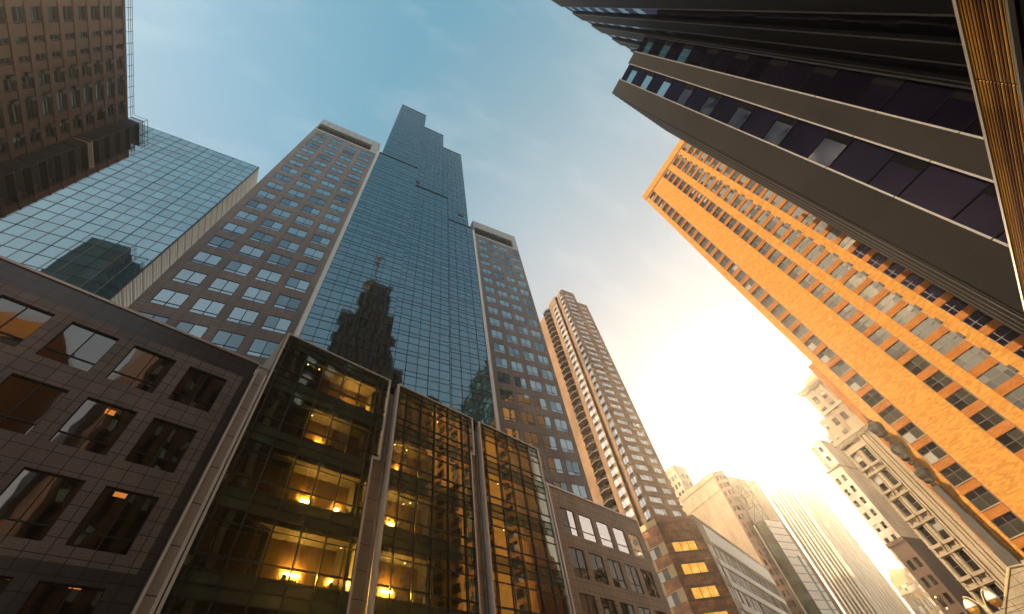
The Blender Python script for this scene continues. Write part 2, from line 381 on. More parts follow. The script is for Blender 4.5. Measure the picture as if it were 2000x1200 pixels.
def style(name, fr, t, xs, zs, panes, extra=None): STY[name] = (fr, t, xs, zs, panes, extra)
WM = {}
def win_mb(sty, w_, h_, var):
    k = (sty, round(w_, 2), round(h_, 2), var)
    if k in WM: return WM[k]
    fr, t, xs, zs, panes, extra = STY[sty]; r = random.Random(hash((sty, var)) % 99991 if False else sum(map(ord, sty)) * 31 + var * 7)
    mb = MB(); X = [0] + list(xs) + [1]; Z = [0] + list(zs) + [1]
    for i in range(len(X) - 1):
        for j in range(len(Z) - 1):
            mb.quad(ID, X[i] * w_, X[i + 1] * w_, Z[j] * h_, Z[j + 1] * h_, 0, panes(i, j, r), (r.random(), r.random()))
    bars(mb, w_, h_, xs, zs, t, fr)
    if extra: extra(mb, w_, h_, r)
    WM[k] = [mb, None]; return WM[k]
def add_windows(parent, wins, limit=100, nvar=6, name='window'):
    """wins: (Face, u0, u1, z0, z1, depth, style). The largest in view become parts of their own, the rest one part."""
    base = Vector(parent['base']); lst = []
    for k, (F, u0, u1, z0, z1, d, st) in enumerate(wins): lst.append((win_area(F, u0, u1, z0, z1, d), k))
    lst.sort(reverse=True); rest = MB()
    for rank, (a, k) in enumerate(lst):
        F, u0, u1, z0, z1, d, st = wins[k]; var = rng.randrange(nvar); e = win_mb(st, u1 - u0, z1 - z0, var)
        if a > 0 and rank < limit:
            if e[1] is None: e[1] = e[0].mesh(name)
            o = bpy.data.objects.new(name, e[1]); C.objects.link(o); o.parent = parent
            o.location = F.P(u0, d, z0) - base; o.rotation_euler = (0, 0, rad(F.th))
        else: rest.add(e[0], F, u0, d, z0, rng.random())
    if rest.f: rest.build(name, parent, 'stuff')

# ------------------------------------------------------------------ ground, road, pavements (17 deg avenue and a cross street)
AV = Face(0, 0, 17.0)                       # avenue frame: u along it, d towards the camera's side (n = -d)
def av(u, n, z=0.): return AV.P(u, -n, z)
mb = MB(); mb.poly([(-145, -95, -.004), (295, -95, -.004), (295, 185, -.004), (-145, 185, -.004)], 'asphalt'); struct(mb, 'ground')
mb = MB(); mb.poly([av(-130, -1.5, 0), av(290, -1.5, 0), av(290, 23, 0), av(-130, 23, 0)], 'asphalt'); struct(mb, 'road')
mb = MB(); mb.box(AV, -130, 290, -27, -23, 0, .13, 'paving', 'B'); struct(mb, 'pavement')
mb = MB(); mb.box(AV, -130, 290, 1.5, 9.0, 0, .13, 'paving', 'B'); struct(mb, 'pavement')
mb = MB()
for k in range(-13, 31):
    for n in (7, 15): mb.poly([av(k * 9, n - .06, .004), av(k * 9 + 3, n - .06, .004), av(k * 9 + 3, n + .06, .004), av(k * 9, n + .06, .004)], 'road_paint')
struct(mb, 'road_marking')

# ------------------------------------------------------------------ window styles
def const(m): return lambda i, j, r: m
style('wing', 'mullion_dark', .07, (.5,), (.22,), lambda i, j, r: 'wing_glass_dim' if r.random() < .13 else 'wing_glass')
def ac_side(mb, w, h, r): mb.box(ID, -.42, -.02, .26, .62, h * .25, h * .72, 'black_iron')
style('brown', 'black_iron', .13, (), (.55,), lambda i, j, r: 'teal_glass' if r.random() < .5 else 'dark_glass')
style('brown_ac', 'black_iron', .13, (), (.55,), lambda i, j, r: 'teal_glass' if r.random() < .38 else 'dark_glass', ac_side)
style('night', 'mullion_dark', .05, (.5,), (.24,), const('night_glass'))
style('tan_pale', 'frame_grey', .05, (), (.3,), const('mirror_glass'))
style('tan_dark', 'mullion_dark', .05, (.5,), (.3,), const('house_glass'))
style('tan_mid', 'mullion_dark', .05, (.5,), (.3,), lambda i, j, r: 'house_glass' if i == 0 else 'mirror_glass')
def blindy(p): return lambda i, j, r: 'blind' if r.random() < p else 'house_glass'
def ac_right(mb, w, h, r): mb.box(ID, w + .02, w + .36, .06, .27, h * .12, h * .62, 'black_iron')
def big_pane(mb, w, h, r):
    m = r.choice(['ac_grey', 'blind', 'ac_grey', 'glaze_low', 'glaze_low'])
    mb.box(ID, w * .27, w * .76, .02, .05, .05, h - .05, m, 'b')
    ac_right(mb, w, h, r)
style('loft', 'frame_brown', .07, (.27, .76), (.5,), lambda i, j, r: r.choice(['glaze_low', 'house_glass', 'ac_grey']) if i != 1 else 'glaze_low', big_pane)
style('loft_dark', 'frame_brown', .07, (.27, .76), (.5,), const('dark_glass'), ac_right)
style('four', 'frame_brown', .06, (.5,), (.5,), lambda i, j, r: ('blind' if r.random() < .10 else 'glaze_low') if i == 1 else 'house_glass')
style('pair', 'frame_brown', .06, (.5,), (.62,), lambda i, j, r: ('blind' if r.random() < .12 else 'glaze_low') if j == 0 else 'house_glass')
style('apt4', 'frame_grey', .07, (.25, .5, .75), (), lambda i, j, r: 'mirror_glass' if r.random() < .8 else 'pale_glass')
style('apt2', 'frame_grey', .07, (.5,), (), lambda i, j, r: 'mirror_glass' if r.random() < .7 else 'pale_glass')
style('amber', 'dark_frame', .07, (.34, .67), (), const('glowing_amber_glass'))
style('copper_side', 'frame_brown', .06, (.5,), (), lambda i, j, r: 'blind_white' if i == 0 else 'house_glass')
style('ribbon', 'dark_frame', .08, (.33, .66), (), lambda i, j, r: 'pale_glass' if r.random() < .7 else 'house_glass')
style('slit', 'black_iron', .05, (), (), const('house_glass'))
style('sash', 'frame_brown', .06, (), (.5,), lambda i, j, r: 'pale_glass' if r.random() < .3 else 'house_glass')
style('teal_sash', 'stone_trim', .10, (), (.5,), lambda i, j, r: 'teal_glass' if r.random() < .7 else 'pale_glass')

# ------------------------------------------------------------------ brown brick tower, upper left
t = thing('brick_tower', 'dark brown brick tower with black windows and a column of balconies, top left corner', 'building', (-46, 20, 0))
F = Face(-40.5, 0, 90)
ycols = [(16.9, 18.4)] + [(20.1, 21.8), (23.13, 23.87), (25.1, 25.86), (27.25, 28.7), (29.95, 32.5), (33.85, 35.45), (37.3, 39.0), (40.5, 42.1)]
rows = [(79.75 - 2.42 * k - 1.5, 79.75 - 2.42 * k) for k in range(17)]
mb = MB(); windowed(mb, F, ycols, rows, 15.5, 43.1, 0, 80.6, 'brown_brick', .28)
shell(mb, F, 15.5, 43.1, 6, 0, 80.6, 'pale_stone')
for k in range(17): mb.box(F, 15.5, 43.1, .002, .10, 79.75 - 2.42 * k + .06, 79.75 - 2.42 * k + .42, 'brown_brick', 'b')
mb.build('wall', t)
wins = []
for i, (a, b) in enumerate(ycols):
    for k, (z0, z1) in enumerate(rows): wins.append((F, a, b, z0, z1, -.2, 'brown_ac' if i in (4, 5, 6, 8) else 'brown'))
add_windows(t, wins)
for k in range(13):
    z = 79.9 - 2.42 * k; mb = MB(); mb.box(F, 36.3, 40.3, .002, 1.75, z, z + .16, 'slab_dark')
    mb.box(F, 36.3, 36.45, .002, 1.75, z - 1.9, z - .002, 'slab_dark')
    bal = mb.build('balcony', t); m2 = MB(); rm = 'rail_light' if k == 5 else 'rail_dark'
    m2.box(F, 36.3, 40.3, 1.70, 1.76, z + 1.1, z + 1.18, rm); m2.box(F, 36.3, 36.37, .1, 1.69, z + 1.1, z + 1.18, rm); m2.box(F, 40.23, 40.3, .1, 1.69, z + 1.1, z + 1.18, rm)
    for q in range(26): m2.box(F, 36.34 + q * .156, 36.38 + q * .156, 1.71, 1.75, z + .162, z + 1.098, rm)
    for q in range(9): m2.box(F, 36.31, 36.36, .15 + q * .18, .2 + q * .18, z + .162, z + 1.098, rm)
    m2.build('railing', bal)
mb = MB()
for a, b in ((15.5, 36.2), (40.6, 43)):
    for dz in (.45, .95, 1.4): mb.box(F, a, b, .06, .11, 80.6 + dz, 80.65 + dz, 'rail_dark')
    q = a
    while q < b: mb.box(F, q, q + .05, .05, .12, 80.6, 82.06, 'rail_dark'); q += 1.6
for dz in (.45, 1.4):
    mb.box(F, 36.2, 40.6, 1.9, 1.95, 80.6 + dz, 80.65 + dz, 'rail_dark'); mb.box(F, 36.2, 36.25, .12, 1.89, 80.6 + dz, 80.65 + dz, 'rail_dark'); mb.box(F, 40.55, 40.6, .12, 1.89, 80.6 + dz, 80.65 + dz, 'rail_dark')
for q in (36.2, 38.4, 40.55): mb.box(F, q, q + .05, 1.9, 1.96, 79.9, 82.06, 'rail_dark')
mb.build('roof_railing', t)

# ------------------------------------------------------------------ blue glass tower behind it
t = thing('glass_tower', 'pale blue gridded glass tower with a white ribbed side, behind the brown brick tower', 'building', (-60, 60, 0))
F = Face(-120, 52.5, 0); W = 120 - 30.6; H = 114.6; mb = MB(); mm = MB(); lt = MB()
FL = 2.66; BW = 1.86; ncol = int(W / BW); us = [W - BW * k for k in range(26)]; z = H; zs = []
while z > 44: zs.append(z); z -= FL
for i in range(len(us) - 1):
    for j in range(len(zs) - 1): mb.quad(F, us[i + 1], us[i], zs[j + 1], zs[j], 0, 'blue_glass', (rng.random(), rng.random()))
mb.quad(F, 0, us[-1], 0, H, 0, 'blue_glass'); mb.quad(F, us[-1], W, 0, zs[-1], 0, 'blue_glass'); mb.build('glass_front', t)
for j, zz in enumerate(zs): mm.box(F, 0, W, .002, .05, zz - .06, zz + .0, 'mullion_blue', 'b')
for i, u in enumerate(us):
    if i % 3 == 0: mm.box(F, u - .05, u + .0, .052, .10, 40, H, 'mullion_blue', '')
    else: lt.box(F, u - .035, u + .0, .052, .10, 40, H, 'mullion_pink', '')
mm.build('mullion_grid', t); lt.build('fin', t)
mb = MB(); shell(mb, F, 0, W, 26, 0, H - .01, 'aluminium', 'fr'); mb.build('roof_block', t)
G = Face(-30.6, 52.5, 90); mb = MB(); mb.quad(G, 0, 26, 0, H, 0, 'corrugated_white')
z = H
while z > 40:
    for q in range(3): mb.box(G, .25, 25.9, .002, .12, z - FL + .2 + q * .83, z - FL + .55 + q * .83, 'corrugated_white', 'b')
    mb.box(G, .2, 26, .002, .03, z - .10, z, 'mullion_blue', 'b'); z -= FL
mb.box(G, 0, .2, .002, .14, 0, H, 'mullion_blue', 'b'); mb.build('ribbed_side', t)

# ------------------------------------------------------------------ granite towers either side of the glass skyscraper
def granite_tower(x0, y, label):
    t = thing('granite_tower', label, 'building', (x0 + 8.8, y + 10, 0))
    F = Face(x0, y, 0); Wd = 17.2; TOP = 141.4
    cols = [(1.2 + 4.03 * i, 4.22 + 4.03 * i) for i in range(4)]; rows = [(128.2 - 4.9 * k - 3.1, 128.2 - 4.9 * k) for k in range(24)]
    mb = MB(); windowed(mb, F, cols, rows, 0, Wd, 0, 130.4, 'tower_granite', .10)
    mb.box(F, 0, Wd, -20, -.0, 0, 130.4, 'tower_granite', 'ftB'); mb.build('wall', t)
    add_windows(t, [(F, a, b, c, d, -.06, 'wing') for a, b in cols for c, d in rows])
    mb = MB(); mb.box(F, -.05, Wd + .05, -20, .05, 130.4, 130.9, 'light_metal', 'B'); mb.box(F, -.05, 0.25, -20, .05, 130.902, 136.4, 'cap_panel', 'B')
    mb.box(F, Wd - 2.0, Wd + .05, -20, .05, 130.902, 136.4, 'cap_panel', 'B'); mb.box(F, -.05, Wd + .05, -20, .05, 136.402, TOP, 'cap_panel', '')
    for k in range(1, 9): mb.box(F, k * Wd / 9 - .03, k * Wd / 9 + .03, .052, .07, 136.5, TOP, 'trim_grey', 'b')
    mb.build('crown', t)
    mb = MB(); mb.quad(F, .25, Wd - 2.0, 130.9, 136.4, -.7, 'louver')
    for k in range(1, 14): mb.box(F, .25 + k * 1.06, .30 + k * 1.06, -.69, -.3, 131.21, 135.99, 'louver', 'b')
    for k in range(9): mb.box(F, .26, Wd - 2.01, -.68, -.5, 131.4 + k * .5, 131.46 + k * .5, 'louver', 'b')
    mb.build('louver_band', t)
    return t, F
t, F = granite_tower(-22.75, 42.6, 'tall grey granite tower with paired square windows, left of the glass skyscraper')
mb = MB(); mb.box(F, 17.22, 17.95, -3, .18, 0, 133.4, 'light_metal'); 
for k in range(20): mb.box(F, 17.2, 17.97, .182, .19, k * 6.7, k * 6.7 + .06, 'aluminium', 'b')
mb.box(F, 17.22, 17.30, .182, .30, 0, 133.4, 'aluminium', 'b'); mb.build('corner_fin', t)
t, F = granite_tower(31.7, 55.6, 'tan granite tower with paired square windows, between the glass skyscraper and the balcony tower')

# ------------------------------------------------------------------ glass skyscraper: three stepped crystals
t = thing('skyscraper', 'tallest dark blue glass skyscraper with a stepped top and thin white edges, in the centre', 'building', (10, 55, 0))
def crystal(x0, x1, y, z0, z1, bay, nm):
    F = Face(x0, y, 0); W = x1 - x0; n = max(1, round(W / bay)); bw = W / n; mb = MB(); mm = MB()
    zs = []; z = z1
    while z > max(z0, 24) + .5:
        zs += [z, z - 1.0, z - 2.8]; z -= 4.7
    zs.append(max(z0, 24)) if zs[-1] > max(z0, 24) + .2 else None
    for i in range(n):
        for a, b in zip(zs, zs[1:]): mb.quad(F, i * bw, (i + 1) * bw, b, a, 0, 'sky_glass', (rng.random(), rng.random()))
    if z0 < 24: mb.quad(F, 0, W, z0, 24, 0, 'sky_glass')
    mb.build('glass_front', t)
    for k, z in enumerate(zs[1:]): mm.box(F, 0, W, .002, .05, z - (.022 if k % 3 else .04), z + .022, 'mullion_blue', 'b')
    for i in range(n + 1): mm.box(F, max(0, i * bw - .035), min(W, i * bw + .035), .052, .12 if i % 2 == 0 else .07, z0, z1, 'mullion_blue', '')
    mm.build('mullion_grid', t)
    mb = MB(); mb.box(F, 0, W, -22, 0, z0, z1 - .02, 'sky_glass', 'f' if z0 < 1 else 'fB'); mb.box(F, -.02, W + .02, .002, .2, z1 - .12, z1, 'mullion_blue'); mb.build('side_block', t)
crystal(-4.75, 7.1, 42.2, 0, 131.8, 1.69, 'A'); crystal(-4.2, 7.0, 42.8, 131.8, 209, 1.6, 'A')
crystal(7.13, 18.45, 46.7, 0, 129.3, 1.88, 'B'); crystal(7.13, 17.0, 47.3, 129.3, 207, 1.65, 'B')
crystal(18.5, 28.4, 51.1, 0, 123.8, 1.8, 'C'); crystal(17.05, 27.6, 51.7, 123.8, 204.6, 1.75, 'C')
mb = MB(); G = Face(28.45, 51.1, 0); mb.box(G, 0, .62, -3, .2, 0, 122, 'light_metal'); mb.box(G, .66, .80, -3, .12, 0, 121, 'aluminium'); mb.build('corner_fin', t)
for x, y, z in ((7.4, 47.3, 133.5), (24.4, 51.7, 131.5)):
    mb = MB(); mb.box(Face(x, y, 0), 0, 1.75, .03, .19, z, z + 1.5, 'louver'); mb.build('vent', t)

# ------------------------------------------------------------------ low granite building, lower left
NF = Face(*(av(0, 27).to_tuple()[:2]), 17.0)    # u measured along the avenue, on the far building line
t = thing('office_building', 'low dark granite office building with big square windows and a black rim, lower left', 'building', av(-15, 33))
cols = [(-9.86 + 3.15 * k, -7.51 + 3.15 * k) for k in range(-8, 4)]; rows = [(21.0 - 4.25 * k, 23.85 - 4.25 * k) for k in range(5)]
rimz = (11.1, 11.8)
us, uo = spans(cols, -38, 2.72); zs, zo = spans(rows + [], 0, 24.55)
zs2 = sorted(set(zs + [11.8])); 
mb = MB()
def gm(i, j): return 'podium_dark_granite' if zs2[j + 1] <= 11.81 else 'podium_granite'
def zopen(j): return any(abs(zs2[j] - a) < .01 for a, b in rows)
grid_wall(mb, NF, us, zs2, lambda i, j: i in uo and zopen(j), gm, .22)
mb.quad(NF, 2.72, 3.22, 0, 26.1, 0, 'podium_dark_granite'); mb.quad(NF, -38, 2.72, 24.55, 26.1, 0, 'podium_dark_granite')
shell(mb, NF, -38, 3.22, 11, 0, 26.1, 'podium_granite'); mb.build('wall', t)
mb = MB(); mb.box(NF, -38, 3.24, -.4, .08, 26.102, 26.28, 'aluminium'); mb.build('coping', t)
add_windows(t, [(NF, a, b, c, d, -.16, 'night') for a, b in cols for c, d in rows])
mb = MB()
for k in range(5):
    mb.box(NF, -20, 2.7, -4.2, -4.1, rows[k][0] - .8, rows[k][1] + .5, 'room_dark'); mb.box(NF, -20, 2.7, -4.1, -.4, rows[k][1] + .52, rows[k][1] + .72, 'room_dark')
for a, b in cols: mb.box(NF, b + .35, b + .45, -4.1, -.4, 5, 24.3, 'room_dark')
mb.build('interior', t)
mb = MB()
for u, d, r, s_ in ((-2.4, -1.3, 1, .45), (.35, -1.3, 2, .55), (-1.2, -1.0, 3, .5), (.9, -1.1, 3, .45), (-9.3, -1.4, 2, .5)):
    z = rows[r][1] + .30; mb.box(NF, u - s_ / 2, u + s_ / 2, d - .2, d + .2, z, z + .06, 'lamp_panel')
mb.build('ceiling_lamp', t)
mb = MB()
for u, r in ((-5.2, 1), (-2.9, 2)): mb.box(NF, u - .6, u + .7, -3.2, -3.05, rows[r][0] - .3, rows[r][0] + .25, 'lit_pane')
mb.build('lit_screen', t)

# ------------------------------------------------------------------ glass fronted building in three bays
t = thing('glass_building', 'glass fronted low building in three framed bays with yellow lights inside, bottom centre', 'building', av(19, 33))
RO = 30.3
bays = [dict(a=4.30, b0=13.45, b1=14.05, zj=21.9, mull=[4.62, 6.27, 7.97, 9.66, 11.28, 12.93]),
        dict(a=15.2, b0=23.85, b1=24.3, zj=26.0, mull=[16.22, 17.89, 19.5, 21.11, 22.9]),
        dict(a=25.5, b0=34.6, b1=34.6, zj=40, mull=[26.02, 27.8, 29.5, 31.2, 32.9])]
FO = [0, .65, 1.31, 2.0, 3.75]; base0 = 11.15 - 9.0
for bi, B in enumerate(bays):
    mu = MB()
    us = [B['a']] + B['mull'] + [B['b0']]
    if B['b1'] > B['b0']: us.append(B['b1'])
    zs = []
    for k in range(7):
        for o_ in FO:
            z = base0 + 4.5 * k + o_
            if z < RO - .1: zs.append((z, o_))
    gl_ = None
    for (z, o_), nx in zip(zs, zs[1:] + [(RO, 0)]):
        solid = o_ < 1.0
        if o_ in (0, 1.31): gl_ = MB()
        for i in range(len(us) - 1):
            if i == len(us) - 2 and B['b1'] > B['b0'] and nx[0] <= B['zj'] + .3: continue
            gl_.quad(NF, us[i], us[i + 1], z, nx[0], 0, 'spandrel_glass' if solid else 'podium_glass', (rng.random(), rng.random()))
        if nx[1] in (0, 1.31): gl_.build('spandrel' if solid else 'glazing', t)
    for z, o_ in zs: mu.box(NF, us[0], B['b1'] if z > B['zj'] else B['b0'], .002, .06, z - (.06 if o_ == 2.0 else .035), z + (.06 if o_ == 2.0 else .035), 'mullion_dark', 'b')
    for k, u in enumerate(us[1:-1]):
        mu.box(NF, u - .045, u + .045, .062, .15, 2, RO, 'mullion_dark', '')
    mu.build('mullion_grid', t)
    fr = MB(); fr.box(NF, B['a'] - .16, B['a'], -.5, .16, 0, RO, 'light_metal', 'B')
    if B['b1'] > B['b0']:
        fr.box(NF, B['b0'], B['b0'] + .15, -.5, .16, 0, B['zj'], 'light_metal', 'B'); fr.box(NF, B['b0'] + .152, B['b1'] + .15, -.5, .16, B['zj'] - .2, B['zj'], 'light_metal')
        fr.box(NF, B['b1'], B['b1'] + .15, -.5, .16, B['zj'] + .002, RO, 'light_metal'); e = B['b1'] + .15
    else: fr.box(NF, B['b0'], B['b0'] + .15, -.5, .16, 0, RO, 'light_metal', 'B'); e = B['b0'] + .15
    fr.box(NF, B['a'] - .16, e, -.5, .17, RO + .002, RO + .13, 'light_metal'); fr.build('bay_frame', t)
mb = MB()
for a, b in ((14.27, 14.96), (24.52, 25.26)):
    mb.quad(NF, a - .8, b + .02, 0, 29.4, -.45, 'aluminium')
    mb.box(NF, (a + b) / 2 + .12, (a + b) / 2 + .2, -.448, -.30, 0, 29.2, 'aluminium', 'b')
    for k in range(18): mb.box(NF, a - .6, b, -.448, -.44, 1 + k * 1.62, 1.03 + k * 1.62, 'mullion_dark', 'b')
    for k in range(7): mb.box(NF, a + .03 + k * .1, a + .05 + k * .1, -.5, -.46, 29.4, 30.1, 'black_iron')
    mb.box(NF, a, b, -.51, -.45, 30.1, 30.16, 'black_iron')
mb.build('pier', t)
mb = MB(); mb.box(NF, 3.26, 4.06, -.6, .12, 0, 25.3, 'aluminium', 'B'); mb.box(NF, 3.26, 3.38, .122, .30, 0, 25.3, 'light_metal', 'B'); mb.box(NF, 3.9, 4.06, .122, .2, 0, 25.3, 'light_metal', 'B')
for k in range(11): mb.box(NF, 3.4, 3.88, .122, .128, 2.2 + k * 2.2, 2.24 + k * 2.2, 'mullion_dark', 'b')
mb.build('metal_pier', t)
mb = MB()
for k in range(9): mb.box(NF, 3.28 + k * .09, 3.31 + k * .09, -.2, .1, 25.302, 26.0, 'light_metal', 'B')
mb.box(NF, 3.26, 4.06, -.2, .11, 26.002, 26.08, 'light_metal'); mb.build('grille', t)
mb = MB(); shell(mb, NF, 4.08, 34.8, 9, 0, RO - .1, 'aluminium', 'f'); mb.build('roof_block', t)
mb = MB()
for k in range(7):
    z = base0 + 4.5 * k
    for a, b in ((4.32, 13.6), (15.2, 23.85), (25.5, 34.6)):
        mb.box(NF, a, b, -1.5, -.08, z - .35, min(z + 1.0, 30.1), 'room_ceiling')
        
        if k < 6: mb.box(NF, a, b, -1.62, -1.52, z + 1.02, z + 4.12, 'room_wall')
    if k < 6:
      for u in (4.4, 7.97, 12.93, 15.3, 19.5, 23.7, 25.6, 29.5): mb.box(NF, u - .05, u + .05, -1.5, -.5, z + 1.02, z + 4.12, 'room_dark')
mb.build('interior', t)
lamps = [(10.3, 2, .95), (13.0, 2, .55), (9.9, 3, .6), (12.2, 3, .25), (9.6, 4, .45), (10.9, 5, .6), (16.9, 2, .8), (16.7, 3, .45), (17.4, 1, .4), (16.9, 4, .4), (11.9, 1, .5), (12.6, 5, .3)]
mb = MB()
for u, k, s_ in lamps:
    z = base0 + 4.5 * k + 2.28; mb.box(NF, u - s_ * .5, u + s_ * .5, -1.50, -1.42, z, z + .09, 'lamp_warm')
mb.build('wall_lamp', t)
mb = MB()
for u, k, d in ((6.7, 5, -1), (7.7, 5, -1), (15.8, 4, -1), (18.4, 3, -1), (18.0, 3, -1.6), (17.6, 3, -2.2), (18.3, 2, -1), (17.9, 2, -1.6), (17.1, 4, -1.2), (28, 4, -1), (28.2, 3, -1.2), (12.8, 2, -1.3), (8.4, 4, -1.4), (20.4, 5, -1.2)):
    z = base0 + 4.5 * k + 4.1; mb.lathe(NF.P(u, d * .6, z), [(.05, -.04), (.06, -.02), (.06, 0)], 'lamp_dot', 8)
mb.build('ceiling_lamp', t)
r2 = random.Random(3)
for k in range(2, 6):
    z = base0 + 4.5 * k + 1.0
    for q in range(13):
        mb = MB(); u = 5 + q * 2.3 + r2.uniform(-.5, .5)
        if 13.4 < u < 15.4 or 23.6 < u < 25.7 or u > 34: continue
        h_ = r2.uniform(.5, .9); mb.box(NF, u, u + r2.uniform(.5, .9), -.55, -.3, z + .002, z + h_, 'furniture')
        mb.box(NF, u + .08, u + .30, -.48, -.36, z + h_ + .002, z + h_ + r2.uniform(.15, .4), 'furniture'); mb.build('furniture', t)
mb = MB()
for u, k in ((6.3, 3), (12.3, 3), (11.7, 5), (17.0, 3), (15.9, 3)):
    c = NF.P(u, -.7, base0 + 4.5 * k + 1.75)
    for q in range(60):
        p = c + Vector((r2.gauss(0, .22), r2.gauss(0, .12), r2.gauss(0, .26))); a = Vector((r2.uniform(-1, 1), r2.uniform(-1, 1), r2.uniform(-1, 1))).normalized() * .11; b_ = a.orthogonal().normalized() * .035
        mb.poly([p - a, p + b_, p + a, p - b_], 'leaf')
mb.build('pot_plant', t)

# ------------------------------------------------------------------ low tan granite building
t = thing('office_building', 'low tan granite office building with a white top row of windows, beside the glass bays', 'building', av(44, 33))
cols = [(36.6 + 3.22 * k, 38.95 + 3.22 * k) for k in range(5)]; rows = [(21.05 - 4.15 * k, 23.85 - 4.15 * k) for k in range(5)]
mb = MB(); windowed(mb, NF, cols, rows, 35.2, 53.1, 0, 26.0, 'tan_granite', .16); shell(mb, NF, 35.2, 53.1, 9, 0, 26.0, 'tan_granite'); mb.build('wall', t)
mb = MB(); mb.box(NF, 35.0, 53.15, -.4, .1, 26.002, 26.16, 'light_metal'); mb.box(NF, 34.98, 35.18, -.3, .2, 0, 26.0, 'light_metal'); mb.build('coping', t)
add_windows(t, [(NF, a, b, c, d, -.10, ('tan_pale' if i > 0 else 'tan_mid') if j == 0 else 'tan_dark') for i, (a, b) in enumerate(cols) for j, (c, d) in enumerate(rows)])

# ------------------------------------------------------------------ apartment tower with balconies
t = thing('apartment_tower', 'tall tan brick apartment tower with a stack of balconies down its left side', 'building', (90, 82, 47.2))
R1 = Face(83.4, 74.4, 0); Lf = Face(83.4, 96, -90)     # u of Lf = 96 - y
FP = 3.14; top = 147.05; NFl = 32
rows = [(top - FP * k - 1.6, top - FP * k) for k in range(NFl)]; rows = [r for r in rows if r[0] > 47.4]
rw = [(top - FP * k - 2.0, top - FP * k) for k in range(NFl)]; rw = [r for r in rw if r[0] > 47.4]
Z0 = 47.2; mb = MB()
windowed(mb, R1, [(1.15, 5.4)], rows, 0, 6.7, Z0, 149.8, 'apartment_brick', .2)
windowed(mb, R1, [(7.5, 10.55)], [r for r in rows if r[1] < 142], 6.7, 11.8, Z0, 143.3, 'apartment_brick', .2)
mb.box(R1, 6.7, 11.8, -16, -.0, Z0, 143.3, 'apartment_brick', 'flB'); mb.box(R1, 0, 6.7, -16, 0, 143.3, 149.8, 'apartment_brick', 'flB')
windowed(mb, Lf, [(18.6, 20.8)], rw, 17.4, 21.6, Z0, 149.8, 'apartment_brick', .2)
mb.quad(Lf, 15.9, 17.4, Z0, 149.8, -1.1, 'apartment_brick_shaded'); mb.box(Lf, 15.9, 17.4, -1.1, -.0, 149.8, 149.9, 'apartment_brick')
mb.poly([Lf.P(17.4, 0, Z0), Lf.P(17.4, -1.1, Z0), Lf.P(17.4, -1.1, 149.8), Lf.P(17.4, 0, 149.8)][::-1], 'apartment_brick_shaded')
windowed(mb, Lf, [(12.2, 15.5)], rw, 10.4, 15.9, Z0, 151.8, 'apartment_brick', .2)
mb.box(Lf, 10.4, 15.9, -12, -.0, 149.9, 151.8, 'apartment_brick', 'fB')
mb.quad(Lf, 5.5, 10.4, Z0, 151.8, -1.0, 'apartment_brick_shaded'); mb.poly([Lf.P(10.4, 0, Z0), Lf.P(10.4, -1.0, Z0), Lf.P(10.4, -1.0, 151.8), Lf.P(10.4, 0, 151.8)][::-1], 'apartment_brick')
mb.quad(Lf, 0, 5.5, Z0, 150, 0, 'apartment_brick'); mb.poly([Lf.P(5.5, -1.0, Z0), Lf.P(5.5, 0, Z0), Lf.P(5.5, 0, 150), Lf.P(5.5, -1.0, 150)][::-1], 'apartment_brick')
mb.poly([Lf.P(0, 0, 150), Lf.P(21.6, 0, 150), Lf.P(21.6, -6, 150), Lf.P(0, -12, 150)], 'roofing')
mb.build('wall', t)
mb = MB()
for k in range(NFl):
    z = top - FP * k + .45
    if z < 49: continue
    mb.box(R1, -.06, 6.75, .002, .07, z, z + .13, 'stone_trim', 'b')
    if z < 143: mb.box(R1, 6.752, 11.85, .002, .06, z, z + .13, 'stone_trim', 'b')
    mb.box(Lf, 17.4, 21.66, .002, .07, z, z + .13, 'stone_trim', 'b')
mb.build('floor_band', t)
add_windows(t, [(R1, 1.15, 5.4, a, b, -.14, 'apt4') for a, b in rows] + [(R1, 7.5, 10.55, a, b, -.14, 'apt4') for a, b in rows if b < 142]
            + [(Lf, 18.6, 20.8, a, b, -.14, 'apt2') for a, b in rw] + [(Lf, 12.2, 15.5, a, b, -.14, 'apt2') for a, b in rw])
mb = MB()
for a, b in rw: mb.box(Lf, 12.9, 14.6, .01, .30, a - .75, a - .2, 'black_iron'); mb.box(Lf, 19.2, 20.3, .01, .30, a - .75, a - .2, 'black_iron')
mb.build('air_conditioner', t)
for k in range(NFl - 1):
    z = 149.2 - FP * k
    if z < 52: continue
    mb = MB(); o_ = []
    for u, d in ((5.7, -.95), (5.7, .55), (6.6, 1.25), (9.0, 1.25), (10.2, .3), (10.2, -.95)): o_.append((u, d))
    mb.poly([Lf.P(u, d, z) for u, d in o_][::-1], 'apartment_brick_shaded'); mb.poly([Lf.P(u, d, z + .2) for u, d in o_], 'stone_trim')
    for (a, b), (c, d) in zip(o_, o_[1:]): mb.poly([Lf.P(a, b, z), Lf.P(c, d, z), Lf.P(c, d, z + .2), Lf.P(a, b, z + .2)], 'stone_trim')
    bal = mb.build('balcony', t); m2 = MB()
    for (a, b), (c, d) in list(zip(o_, o_[1:])):
        A, B_ = Lf.P(a, b, 0), Lf.P(c, d, 0)
        m2.tube(A + Vector((0, 0, z + 1.15)), B_ + Vector((0, 0, z + 1.15)), .04, 'frame_brown', 4); m2.tube(A + Vector((0, 0, z + .35)), B_ + Vector((0, 0, z + .35)), .03, 'frame_brown', 4)
        nb = max(2, int((B_ - A).length / .28))
        for q in range(nb): p = A.lerp(B_, (q + .5) / nb); m2.tube(p + Vector((0, 0, z + .2)), p + Vector((0, 0, z + 1.15)), .025, 'frame_brown', 3)
    m2.build('railing', bal)
mb = MB()
